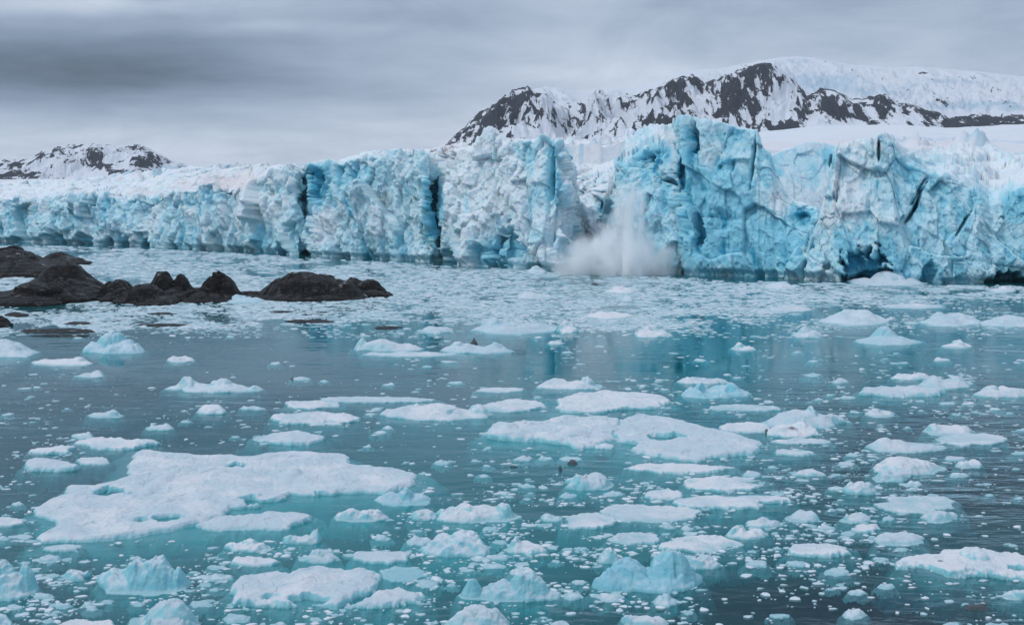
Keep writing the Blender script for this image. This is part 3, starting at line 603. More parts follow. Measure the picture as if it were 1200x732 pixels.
    for (ppx, ppy, prx, pry, s_) in dirt:  # dark ice and grit, plus underside shade put into the colour on some pieces
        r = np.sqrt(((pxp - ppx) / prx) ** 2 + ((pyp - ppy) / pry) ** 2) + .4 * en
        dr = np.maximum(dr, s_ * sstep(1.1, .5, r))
    if led:
        o = np.clip((-sd + .35 * led * fbm(P * 2.2 / smin, 3)) / led, 0, 1)
        und = -.04 - min(.45, .12 * smax) * o - min(1.4, .22 * smax) * o * o + .04 * en
        h = np.where(sd > 0, h, und)
        keep = sd > -led
    else:
        keep = sd > -2.2 * ry
        h = np.where(sd > 0, h, -.3 - .8 * np.clip(-sd / ry, 0, 2))
    h = h + zoff
    v = np.stack([X - cx, Y - cy, h], 1)
    f = gridfaces(nr, nc); f = f[keep[f].all(1)]
    v, f, at = compact(v, f, {'blue': blu, 'dirt': dr})
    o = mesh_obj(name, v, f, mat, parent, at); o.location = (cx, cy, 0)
    return o
def pxpoly(pts, hpx):
    p = np.array(pts, float); my = p[:, 1].mean(); D = ground(600., my)[1]; t = hpx * D / F
    z = np.where(p[:, 1] < my, t * .8, 0.)
    gx, gy = ground(p[:, 0], p[:, 1], z); return np.stack([gx, gy], 1)

NAMED = []      # (x0, x1, y0, y1, short name)
def floe(label, box, hpx, style='floe', peaks=(), name='ice_floe', cat='ice floe', short=None, **kw):
    if isinstance(box[0], (tuple, list)):
        poly = pxpoly(box, hpx); b = np.array(box); bb = (b[:, 0].min(), b[:, 0].max(), b[:, 1].min(), b[:, 1].max())
    else: poly = outline(box); bb = box
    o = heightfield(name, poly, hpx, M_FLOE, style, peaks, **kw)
    tag(o, label, cat, 'floating ice in the bay'); NAMED.append((*bb, short)); return o
def berg(label, box, hpx, peaks=(), **kw):
    return floe(label, box, hpx, 'berg', peaks, name=kw.pop('name', 'ice_block'), cat=kw.pop('cat', 'ice block'), **kw)

# --- the two great floes and the front ones
floe('largest crumpled white floe spreading across the left foreground with turquoise melt pools', [(150, 530), (165, 521), (200, 526), (240, 528), (270, 528), (290, 530), (345, 523), (410, 528), (420, 538), (445, 544), (480, 547), (492, 552), (485, 562), (450, 572), (410, 578), (375, 581), (340, 580), (325, 588), (300, 594), (272, 597), (262, 606), (235, 613), (200, 620), (165, 625), (120, 632), (80, 636), (45, 637), (36, 630), (55, 618), (38, 606), (40, 598), (60, 588), (85, 580), (75, 572), (78, 565), (110, 564), (130, 560), (150, 553), (148, 540)],
     9, peaks=[(172, 13, 20), (440, 12, 30), (325, 12, 16)], pools=[(128, 574, 20, 4, .22), (195, 604, 34, 5, .35), (278, 543, 12, 4, .12), (305, 584, 24, 4, .3), (380, 576, 14, 3, .25)], short='the largest crumpled floe', rough=1.15)
floe('narrow lumpy floe against the front edge of the largest floe, turquoise under its lip', [(228, 616), (240, 606), (262, 598), (285, 600), (310, 597), (350, 596), (370, 600), (366, 612), (345, 617), (340, 622), (300, 622), (262, 624), (240, 624)], 9, short='the narrow lumpy floe in front of the largest floe', rough=1.2)
floe('broad flat white floe in the near foreground with layered cracked top', [(262, 690), (265, 672), (290, 665), (340, 663), (370, 658), (420, 657), (455, 665), (457, 676), (448, 690), (420, 700), (390, 709), (350, 713), (300, 712), (270, 708)], 13, pools=[(360, 697, 40, 5, .05)], short='the broad layered foreground floe', rough=1.1)
floe('pinkish white slab wedged against the right end of the broad foreground floe', [(393, 711), (420, 698), (450, 686), (470, 683), (494, 692), (490, 707), (450, 713), (410, 715)], 11, short='the pinkish wedge slab')
floe('bulky left end of the central raft with an overhanging turquoise edge', [(567, 505), (580, 492), (620, 488), (660, 484), (700, 482), (725, 488), (722, 505), (715, 517), (700, 525), (672, 527), (640, 519), (600, 516), (573, 514)], 13, short='the bulky left end of the central raft', peaks=[(590, 20, 26)])
floe('jumbled pinkish floe at the back of the central raft', [(645, 470), (650, 462), (680, 457), (720, 455), (750, 458), (775, 462), (790, 473), (770, 479), (740, 481), (690, 484), (655, 484)], 6, short='the jumbled floe behind the central raft', rough=1.3)
floe('wide smooth right half of the central raft dotted with turquoise pools', [(720, 505), (728, 490), (750, 483), (790, 486), (830, 497), (860, 505), (900, 513), (905, 522), (895, 530), (860, 535), (820, 540), (780, 537), (745, 531), (722, 522)], 9, pools=[(778, 509, 20, 3, .2), (768, 532, 20, 3, .3), (734, 517, 18, 3, .25)], short='the smooth right half of the central raft')
floe('low white apron lying along the front of the central raft', [(724, 546), (760, 541), (800, 541), (850, 543), (862, 548), (840, 553), (800, 556), (750, 553)], 5, short='the low apron before the central raft')
floe('big ridged white floe cut by the right edge of the photo', [(1052, 647), (1075, 641), (1110, 638), (1150, 636), (1165, 636), (1190, 644), (1225, 650), (1225, 676), (1190, 681), (1150, 678), (1110, 676), (1085, 668), (1062, 662), (1056, 656)], 13, peaks=[(1162, 22, 20)], pools=[(1188, 662, 12, 3, .02)], dirt=[(1102, 655, 6, 2, .6)], short='the big ridged floe at the right edge')
# --- left, middle distance
berg('smooth pale blue ice block cut by the left edge below the rocks', (-60, 52, 409, 420), 8, [(-5, 19, 46)], short='the smooth block at the left edge', blue=.25)
berg('pale blue iceberg with two peaks floating in calm water near the rocks', (97, 172, 406, 415), 10, [(124, 25, 22), (163, 18, 14)], name='iceberg', cat='iceberg', short='the two-peaked iceberg', blue=.45)
berg('long low white ice strip just in front of the two-peaked iceberg', (38, 113, 422, 429), 4, [(88, 9, 14)], short='the long low strip')
berg('small white hummock alone on calm water below the long low strip', (88, 124, 438, 443), 3, [(110, 9, 14)], short='the lone small hummock')
berg('small flat ice piece with a dark waterline right of the two-peaked iceberg', (194, 228, 419, 425), 5, short='the dark-lined flat piece', dirt=[(211, 424, 16, 1.2, .6)])  # darker along the front waterline
berg('long knobbly white ice block with a turquoise foot in open water at left', (197, 305, 451, 461), 7, [(213, 15, 16), (256, 15, 20), (299, 14, 12)], short='the long knobbly block', blue=.2)
berg('small pointed white ice lump above the left end of the largest floe group', (102, 145, 484, 490), 3, [(127, 9, 16)], short='the small pointed lump')
berg('flat rounded ice lump behind the upper lump of the largest floe', (169, 204, 499, 505), 6, short='the rounded lump')
berg('smooth white ice dome below the long knobbly block', (228, 266, 479, 486), 7, [(244, 8, 18)], short='the smooth dome')
berg('thin pale ice sliver right of the smooth ice dome', (282, 312, 477, 481), 3, short='the thin pale sliver')
berg('tiny ice ridge with dark bits alone on the calm water', (340, 366, 443, 446), 3, dirt=[(343, 442, 3, 2, .8)], short='the tiny ridge')
floe('flat oval floe touching the back of the largest floe', (85, 181, 515, 527), 7, short='the flat oval floe')
floe('pale flat floe left of the flat oval floe', (34, 86, 524, 533), 7, short='the pale flat floe')
floe('greyish flat floe with a dark gap under its right side at left', (27, 92, 540, 553), 9, short='the greyish flat floe')
floe('low thin ice tongue right of the greyish flat floe', (88, 132, 537, 545), 4, short='the low thin tongue')
# --- centre, middle distance
berg('white wedge of ice with a high blunt left end in centre water', (415, 496, 406, 412), 5, [(420, 17, 16), (445, 12, 40)], short='the white wedge')
berg('pale low strip of ice floating just under the white wedge', (428, 540, 413, 418), 3, short='the pale low strip')
floe('long flat pinkish slab with a dark front edge in calm water', (374, 512, 465, 472), 3, short='the long pinkish slab', dirt=[(470, 472, 34, 1.2, .4)])
floe('broken flat slab left of the long pinkish slab', (330, 402, 470, 480), 4, rough=1.5, short='the broken flat slab')
floe('cracked mosaic of pale ice frozen together behind the largest floe', (318, 420, 484, 499), 5, rough=1.9, short='the cracked mosaic')
floe('smooth low floe just behind the right lobe of the largest floe', (290, 378, 508, 522), 7, short='the smooth low floe')
berg('smooth white floe with a raised right end and turquoise waterline in calm water', (445, 578, 480, 493), 9, [(563, 17, 18), (510, 14, 50)], short='the smooth raised-end floe', rough=.6)
berg('white ice raft with bright turquoise foot below the white nose', (520, 602, 407, 415), 7, [(535, 12, 16), (580, 10, 22)], short='the turquoise-footed raft', blue=.2)
berg('broad pale block in the brash field below the calving ice', (552, 648, 382, 392), 8, [(575, 15, 22), (655, 10, 14)], short='the broad pale brash-field block', blue=.2)
berg('small white hump left of the broad pale brash-field block', (488, 532, 385, 391), 6, short='the small hump')
berg('smooth dark-edged lump right of the broad pale brash-field block', (650, 678, 384, 391), 7, [(665, 12, 14)], short='the dark-edged lump', dirt=[(664, 390, 12, 2, .6)])  # darker at its front foot
berg('long white floe with a knob at its right end above the jumbled floe', (625, 706, 448, 457), 6, [(690, 13, 10), (655, 9, 26)], short='the knob-ended floe', dirt=[(680, 456, 24, 1.5, .5)])  # darker strip along the front edge
floe('thin strip of pale ice left of the knob-ended floe', (556, 615, 455, 460), 3, short='the thin strip')
floe('mushy grey floe between the raised-end floe and the jumbled floe', (560, 640, 470, 484), 4, rough=1.6, short='the mushy grey floe')
# --- right of centre, middle distance
berg('turquoise rimmed ice block with a hollow middle right of the jumbled floe', (793, 876, 455, 468), 10, [(805, 16, 14), (862, 15, 14), (825, 14, 12)], pools=[(835, 457, 20, 3, -.05)], blue=.7, short='the hollow turquoise block')
berg('pinkish white cap of ice just behind the hollow turquoise block', (795, 856, 443, 451), 7, short='the pinkish cap')
floe('flat white slab right of the central raft ending at the dark-streaked floe', (840, 908, 497, 508), 5, short='the flat end slab')
floe('thin cracked plate just behind the flat end slab', (830, 916, 475, 482), 3, short='the thin cracked plate', rough=1.6)
berg('broad rounded white floe with a small tooth on top behind the dark-streaked floe', (895, 994, 488, 502), 12, [(957, 20, 7), (940, 15, 40)], short='the toothed rounded floe', rough=.6)
berg('boat shaped pale ice piece with dark streaked hollow and dark upturned tip', (897, 959, 501, 513), 12, [(900, 15, 6), (945, 13, 20)], dirt=[(898, 498, 3, 5, .9), (929, 501, 8, 1.5, .6), (920, 513, 28, 1.5, .8), (956, 509, 4, 2, .8)], short='the dark-streaked boat shaped ice')  # lowest dark band is the shadow beneath, put into the colour
floe('thin white plate lying just in front of the boat shaped ice piece', (905, 976, 514, 521), 3, short='the thin plate')
berg('rounded white block in the row of three blocks near the right, leftmost', (962, 1042, 372, 382), 10, [(1020, 14, 22), (985, 12, 24)], short='the leftmost far-right block', blue=.25)
berg('knobbly white block in the middle of the row of three far-right blocks', (1078, 1152, 373, 383), 9, [(1105, 16, 16), (1135, 12, 16)], short='the middle far-right block', blue=.2)
berg('low long white block cut by the right edge beside the middle far-right block', (1150, 1240, 375, 384), 8, short='the far-right edge block', blue=.2)
berg('hat shaped white ice with a pale blue dome mirrored in dark water', (1003, 1079, 395, 405), 6, [(1042, 19, 22)], short='the hat shaped ice', blue=.35)
berg('small jagged white ice piece right of the hat shaped ice', (1103, 1140, 403, 408), 3, [(1129, 9, 10)], short='the small jagged piece')
berg('small white pyramid of ice on the blue reflection right of centre', (855, 886, 406, 411), 3, [(868, 9, 10)], short='the small pyramid')
berg('low tent shaped ice just left of the hat shaped ice', (928, 966, 389, 397), 5, [(945, 12, 12)], short='the low tent shaped ice')
berg('low white mound at the near edge of the brash field right of centre', (741, 787, 389, 396), 7, [(760, 12, 10)], short='the low edge mound')
floe('long smooth white floe with a dark lower edge on the right-hand water', (1009, 1108, 455, 466), 8, short='the long smooth floe')
berg('uneven white floe just behind the long smooth floe', (1072, 1141, 447, 456), 8, [(1130, 12, 14), (1100, 11, 20)], short='the uneven floe')
berg('small pale floe behind and left of the uneven floe', (1044, 1090, 440, 446), 6, short='the small pale floe')
berg('white floe with a central bump cut by the right edge', (1140, 1216, 455, 466), 7, [(1167, 14, 14)], short='the bumpy right-edge floe')
berg('small white cone of ice below the left end of the long smooth floe', (1013, 1050, 482, 489), 4, [(1030, 10, 14)], short='the small cone')
berg('leaning white floe with a submerged green right side on the right', (1083, 1138, 500, 511), 8, [(1097, 11, 20)], short='the leaning floe')
floe('flat half sunken plate right of the leaning floe', (1100, 1178, 508, 522), 3, short='the half sunken plate')
berg('smooth whale-backed floe on the right-hand water', (1016, 1105, 518, 531), 10, [(1040, 14, 36)], rough=.5, short='the whale-backed floe')
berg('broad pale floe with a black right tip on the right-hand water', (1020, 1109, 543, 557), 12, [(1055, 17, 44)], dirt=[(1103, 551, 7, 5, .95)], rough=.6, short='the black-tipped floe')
berg('small smooth lump right of the black-tipped floe', (1120, 1152, 542, 549), 7, short='the small smooth lump')
berg('white triangle of ice touching the front of the black-tipped floe', (1021, 1066, 556, 566), 7, [(1045, 13, 18)], short='the white triangle')
berg('tilted ice chunk with a dark shaded underside below the whale-backed floe', (988, 1029, 571, 580), 10, [(1000, 15, 18)], dirt=[(1000, 580, 16, 2.5, .9)], short='the dark-bellied chunk')  # underside shade is put into the colour along the front foot
floe('wide mushy half sunken plate right of the dark-bellied chunk', (1022, 1124, 581, 602), 3, rough=1.8, short='the wide mushy plate')
berg('low smooth floe below the wide mushy plate', (1080, 1124, 601, 613), 8, short='the low smooth floe')
berg('small peaked floe left below the wide mushy plate', (984, 1021, 604, 614), 6, [(998, 14, 10)], short='the small peaked floe')
floe('flat floe below the small peaked floe', (998, 1030, 614, 625), 7, short='the flat little floe')
floe('pinkish slab with a dark undercut right end in the lower right water', (924, 1001, 637, 654), 8, dirt=[(985, 654, 18, 2, .8)], short='the undercut pinkish slab')  # shade under the right end is coloured into the ice
berg('low lobed floe left of the undercut pinkish slab and above the open water', (1020, 1086, 626, 640), 8, short='the low lobed floe')
berg('small ice hump cut by the right edge under the big ridged floe', (1172, 1215, 694, 703), 8, [(1180, 11, 8)], short='the small right-edge hump')
# --- lower centre
berg('large turquoise ice block with a smooth face in the lower centre', (690, 823, 670, 695), 18, [(738, 34, 40), (790, 42, 36), (705, 22, 24)], blue=.75, rough=.8, short='the large turquoise block')
berg('small white block behind the right shoulder of the large turquoise block', (798, 846, 657, 667), 10, [(832, 14, 14)], short='the small shoulder block')
berg('white pointed lump behind the left end of the large turquoise block', (700, 734, 652, 661), 8, [(716, 17, 16)], short='the white pointed lump')
berg('saddle shaped ice block with raised ends in the lower centre', (541, 655, 689, 706), 14, [(549, 26, 16), (622, 32, 32)], short='the saddle shaped block', blue=.25)
berg('grey white rounded block cut by the bottom edge below the saddle shaped block', (516, 606, 722, 745), 18, [(560, 28, 50)], short='the bottom-edge rounded block', rough=.6)
berg('wide rounded white block above the saddle shaped block', (493, 578, 636, 653), 15, [(545, 25, 34)], short='the wide rounded block', blue=.2)
berg('lumpy floe with a high green footed right end in the centre water', (505, 608, 597, 613), 11, [(592, 21, 16), (545, 15, 20), (512, 13, 12)], short='the lumpy green-footed floe')
berg('small ice piece with a knob cut by the bottom edge right of centre', (728, 782, 723, 738), 9, [(737, 17, 10)], short='the knobbed bottom piece')
berg('white triangular block right of the wide rounded block', (591, 640, 637, 651), 8, [(602, 18, 14)], short='the white triangular block')
berg('smooth low block between the saddle shaped block and the triangular block', (597, 630, 667, 678), 9, short='the smooth low block')
berg('rounded pale block in front of the central raft', (660, 721, 562, 575), 12, [(668, 17, 14), (700, 15, 30)], short='the rounded pale block', rough=.5)
floe('wide smooth half sunken floe below the rounded pale block', (703, 822, 591, 614), 5, short='the wide half sunken floe', rough=.8)
floe('low pale floe left of the wide half sunken floe', (656, 722, 603, 621), 6, short='the low pale floe')
floe('white floe with a turquoise hollow on its right in the central brash', (790, 926, 579, 598), 6, pools=[(907, 587, 14, 3, .12)], short='the hollowed white floe')
floe('mushy pale floe just behind the hollowed white floe', (796, 905, 559, 576), 5, rough=1.7, short='the mushy pale floe')
floe('low lumpy pad left of the hollowed white floe', (756, 802, 575, 587), 7, rough=1.4, short='the low lumpy pad')
berg('smooth oval floe right below the hollowed white floe', (920, 962, 602, 613), 8, short='the smooth oval floe')
berg('white hump right of the large mushy cluster in the lower centre', (850, 899, 622, 632), 8, [(868, 14, 16)], short='the white hump')
berg('white lens of ice above the white hump in the lower centre', (872, 918, 610, 619), 7, short='the white lens')
floe('large mushy cluster of pale ice behind the large turquoise block', (775, 870, 628, 648), 6, rough=1.9, short='the large mushy cluster')
floe('flat pale floe left of the large mushy cluster', (715, 772, 625, 638), 5, rough=1.6, short='the flat pale floe')
berg('flat smooth floe right of the low apron before the central raft', (924, 968, 551, 559), 6, short='the flat smooth floe')
floe('flat white plate in front of the thin plate', (908, 957, 527, 535), 5, short='the flat white plate')
berg('pale mushy bergy bit right of the largest floe tip', (438, 505, 580, 593), 8, [(472, 17, 14), (455, 12, 20)], blue=.35, short='the mushy bergy bit')
berg('white double lump in front of the largest floe tip', (391, 456, 602, 612), 9, [(407, 14, 16), (437, 12, 14)], short='the white double lump')
berg('small white lump left of the lumpy green-footed floe', (478, 512, 601, 610), 9, short='the small white lump')
berg('leaning white lump below the narrow lumpy floe', (329, 379, 629, 638), 9, [(368, 18, 14)], short='the leaning lump')
berg('low broken lump left of the leaning lump', (264, 322, 637, 647), 9, [(285, 13, 14)], short='the low broken lump')
floe('flat white floe directly behind the broad layered foreground floe', (269, 326, 654, 664), 7, short='the flat floe behind')
berg('white cone behind the middle of the broad layered foreground floe', (349, 396, 650, 660), 8, [(367, 17, 14)], short='the white cone')
floe('wide low floe behind the right end of the broad layered foreground floe', (409, 487, 644, 661), 7, rough=1.3, short='the wide low floe')
floe('mostly sunken turquoise plate right of the broad layered foreground floe', (445, 500, 665, 682), 2, short='the sunken turquoise plate', blue=.6)
# --- lower left corner
berg('bulky white ice block with bluish hollows in the lower left', (111, 218, 672, 698), 20, [(178, 45, 40), (207, 40, 20), (150, 36, 26)], short='the bulky lower-left block', blue=.35, rough=1.2)
berg('white ice block with flat facets cut by the bottom edge at left', (148, 238, 718, 748), 22, [(190, 40, 44)], short='the faceted bottom block')
berg('tall white ice block cut by the left edge in the lower left corner', (-50, 46, 680, 703), 22, [(16, 48, 26), (-15, 40, 30)], short='the tall left-edge block', blue=.15)
berg('small blue white block in the bottom left corner', (-25, 19, 725, 745), 14, [(0, 22, 20)], short='the bottom-left corner block', blue=.3)
floe('flat slab cut by the bottom edge left of the faceted bottom block', (50, 150, 728, 748), 10, short='the flat bottom slab')
berg('pointed white lump left of the bulky lower-left block', (72, 104, 668, 681), 8, [(93, 22, 12)], short='the pointed lump')
floe('low white strip in front of the left end of the largest floe', (48, 98, 638, 647), 5, short='the low white strip')
floe('white flat strip at the left end of the largest floe', (-15, 32, 606, 618), 5, short='the flat left strip')
# --- near the glacier foot and rocks
berg('heap of fallen white ice at the mouth of the ice cave', (988, 1086, 327, 335), 4, [(1043, 15, 24), (1010, 8, 22), (1072, 7, 14)], name='ice_heap', cat='ice heap', short='the heap at the cave mouth', blue=.2)
berg('small pale ice lump at the foot of the white nose by the spray', (617, 641, 316, 321), 4, [(628, 9, 10)], short='the lump at the nose foot', blue=.25)
berg('small turquoise ice lump against the foot of the rounded rock', (217, 246, 348, 353), 3, [(233, 8, 12)], short='the turquoise lump by the rock', blue=.6)
berg('low turquoise ice lump left of the long humped rock', (264, 312, 349, 355), 4, [(275, 9, 14)], short='the turquoise lump by the long rock', blue=.5)
for lab, bx, hp, pk in (('low white ice bank amid the brash under the spray', (603, 653, 345, 351), 4, [(620, 7, 16)]),
                        ('white ice bank amid the brash right of the spray', (709, 746, 339, 344), 4, [(725, 7, 12)]),
                        ('small bright hump nearer than the white bank right of the spray', (725, 745, 348, 353), 4, [(735, 8, 8)]),
                        ('wide pale bank low in the middle of the brash field', (683, 741, 368, 374), 5, [(705, 7, 16)]),
                        ('low pale bank below the foot of the blue tower', (895, 936, 333, 340), 4, [(920, 8, 14)]),
                        ('long flat white bank in the brash below the ice cave', (1030, 1110, 357, 362), 3, [(1040, 5, 20)]),
                        ('pale bank in the brash near the right edge', (1160, 1194, 338, 343), 3, [(1180, 6, 12)]),
                        ('flat pale bank left of the row of three far-right blocks', (900, 950, 359, 366), 4, [])):
    berg(lab, bx, hp, pk, short=None)
for lab, bx, hp in (('small dark ice lump floating just in front of the central raft, left', (597, 607, 546, 548), 3), ('larger black ice lump floating just in front of the central raft', (665, 677, 541, 545), 4), ('small black lump on the brash beside the larger black lump', (654, 659, 549, 552), 5),
                    ('tiny dark lump standing on the turquoise-footed raft', (553, 558, 402, 405), 4), ('dark sliver in the brash below the spray', (692, 702, 332, 335), 2), ('dark half sunken lump near the bottom right corner', (1128, 1158, 708, 716), 5)):
    x0, x1, y0, y1 = bx
    o = heightfield('dark_ice_lump', outline(bx), hp, M_FLOE, 'berg', dirt=[((x0 + x1) / 2, (y0 + y1) / 2, 40, 40, 1.)], zoff=.3 if 'standing' in lab else 0)
    tag(o, lab, 'ice lump')
print('named floes', len(NAMED), time.time() - T0)

# --- rocks
def rock(label, box, hpx, peaks=(), q=1., name='rock', cat='rock'):
    o = heightfield(name, outline(box), hpx, M_ROCK, 'rock', peaks, q=q); tag(o, label, cat, 'dark shore rocks'); return o
rock('dark rock mass at the far left behind the big humped rock', (-60, 76, 312, 327), 20, [(10, 29, 60)])
rock('low dark rock ridge tapering right behind the big humped rock', (42, 108, 305, 312), 9, [(60, 14, 30)])
rock('big humped brown black rock at the left with pale streaks', (8, 134, 335, 355), 24, [(80, 40, 56), (105, 34, 34)])
rock('sloping layered rock in front of the big humped rock at the left edge', (-40, 92, 346, 360), 14, [(45, 26, 44)])
rock('low jagged rock right of the big humped rock', (108, 170, 344, 355), 14, [(140, 24, 26), (122, 22, 24), (160, 20, 20)])
rock('low rounded rock with grey cap right of the jagged rock', (135, 212, 349, 358), 12, [(168, 23, 34)])
rock('double humped dark rock left of the conical rock', (166, 232, 341, 353), 16, [(188, 32, 26), (215, 31, 18)])
rock('conical black rock in the middle of the rock chain', (224, 290, 345, 354), 12, [(250, 34, 24), (266, 29, 26), (237, 22, 26)])
rock('long humped rock at the right of the chain, largest of the right-hand ones', (290, 434, 343, 354), 16, [(360, 31, 56), (330, 26, 40), (400, 25, 34)])
rock('low tail rock at the far right end of the rock chain', (396, 462, 341, 349), 9, [(408, 22, 24), (430, 19, 28)])
rock('small black rock cut by the left edge below the rock mass', (-30, 15, 378, 385), 7, [(2, 14, 16)])
rock('low dark rock filling the gap between the double humped and the conical rock', (206, 262, 347, 355), 9, [(226, 15, 24)])
rock('low dark rock between the conical rock and the long humped rock', (272, 312, 345, 352), 5, [(290, 8, 20)])
rock('low rock scrap at the waterline below the layered rock', (8, 34, 366, 372), 3)
for lab, bx in (('long flat black reef rock awash behind the two-peaked iceberg', (22, 122, 385, 391)), ('thin black reef rock awash below the long flat reef rock', (38, 108, 392, 395)), ('thin slanting black reef rock above the long flat reef rock', (70, 112, 377, 381)), ('short black reef rock awash below the conical rock', (164, 222, 379, 383)),
                ('low black reef bit awash below the double humped rock', (172, 210, 366, 369)), ('flat black reef rock awash below the long humped rock', (336, 395, 374, 379)), ('thin black reef streak awash nearer the long humped rock', (310, 345, 364, 367)), ('small black reef bit awash right of the reef rocks', (438, 470, 382, 386))):
    rock(lab, bx, 1.6, name='reef_rock', cat='reef rock')
print('rocks', time.time() - T0)

# --- individual loose chunks between the floes
R = np.random.default_rng(21)
def dens(x, y):
    nx_ = fbm(P3(x / 90., y / 16., 4.), 3)
    yend = np.interp(x, [0, 300, 460, 600, 700, 820, 900, 960, 1200], [392, 385, 376, 380, 388, 390, 376, 360, 352])
    yst = np.interp(x, [0, 110, 230, 400, 530, 660, 800, 960, 1200], [285, 289, 294, 304, 311, 318, 325, 331, 335])
    far = sstep(yst - 1, yst + 2, y) * sstep(yend + 6, yend - 8, y)
    d = poly_blur(x, y, [(250, 440, 300, 45, .02), (520, 520, 130, 30, .015), (800, 425, 280, 28, .12), (1080, 470, 230, 50, .50), (1080, 560, 190, 60, .42), (700, 640, 230, 70, .85), (880, 590, 140, 60, .8),
                         (120, 690, 200, 40, .8), (400, 650, 150, 40, .5), (60, 560, 80, 60, .40), (720, 480, 180, 36, .6), (1180, 600, 60, 60, .08), (960, 715, 260, 40, .10), (1100, 400, 160, 30, .08), (360, 490, 60, 20, .4), (980, 660, 90, 30, .5), (370, 520, 140, 30, .12)], .22)
    d = d * (1 - sstep(-10, 20, yend + 14 - y) * (y < yend + 20))
    return np.clip(far * (.72 + 1.0 * nx_ + .7 * fbm(P3(x / 34., y / 5., 8.), 2)) + d * (1 - far) * np.clip(.75 + 2.4 * nx_, .03, 2.4), 0, 1.3), far
def on_named(x, y, m=0.):
    k = np.zeros(np.shape(x), bool)
    for (x0, x1, y0, y1, s) in NAMED:
        k |= (((x - (x0 + x1) / 2) / ((x1 - x0) / 2 + m)) ** 2 + ((y - (y0 + y1) / 2) / ((y1 - y0) / 2 + m * .4)) ** 2) < 1
    return k
cand_x = R.uniform(-5, 1205, 6000); cand_y = 372 + (735 - 372) * R.random(6000)
dd, fr2 = dens(cand_x, cand_y); ok = (R.random(6000) < dd) & (fr2 < .3) & ~on_named(cand_x, cand_y, 9.)
cand = np.stack([cand_x, cand_y], 1)[ok]; chosen = []
for c in cand:
    s = (8 + 16 * R.random() ** 1.5) * np.interp(c[1], [372, 460, 560, 732], [.8, 1., 1.15, 1.5])
    if all(abs(c[0] - o[0]) > (s + o[2]) * .55 or abs(c[1] - o[1]) > (s + o[2]) * .16 for o in chosen):
        chosen.append((c[0], c[1], s))
    if len(chosen) >= 165: break
used = {}
SH = [(n, ((a + b) / 2, (c + d) / 2, (b - a) / 2, (d - c) / 2)) for (a, b, c, d, n) in NAMED if n]
def chunk_label(x, y, s):
    adj = 'small' if s < 17 else 'loose'
    best = sorted(SH, key=lambda n: max(abs(x - n[1][0]) - n[1][2], 0) + 2 * max(abs(y - n[1][1]) - n[1][3], 0))
    for n, (cx_, cy_, rx_, ry_) in best[:9]:
        dx_, dy_ = (x - cx_) / rx_, (y - cy_) / (ry_ + 3)
        rel = ('just right of' if dx_ > 0 else 'just left of') if abs(dx_) > abs(dy_) else ('just in front of' if dy_ > 0 else 'just behind')
        lab = f'{adj} ice chunk {rel} {n}'
        if (rel, n) not in used: used[(rel, n)] = 1; return lab
    return None
left = 0
for (x, y, s) in chosen:
    hh = s * (.07 + .11 * R.random()); dep = s * np.interp(y, [372, 732], [.16, .34]) * (.7 + .5 * R.random())
    lab = chunk_label(x, y, s)
    o = heightfield('ice_chunk', outline((x - s / 2, x + s / 2, y - dep / 2, y + dep / 2)), hh, M_FLOE, 'berg' if R.random() < .7 else 'floe', peaks=[(x + s * (R.random() - .5) * .5, hh * (1.2 + R.random() * 1.1), s * .3)] if R.random() < .6 else (), blue=.3 * R.random(), q=1.25)
    if lab is None:
        left += 1; lab = 'loose ice chunk drifting among the crowded brash between larger floes'
    tag(o, lab, 'ice chunk', 'loose ice chunks between the floes')
print('chunks', len(chosen), 'shared labels', left, time.time() - T0)

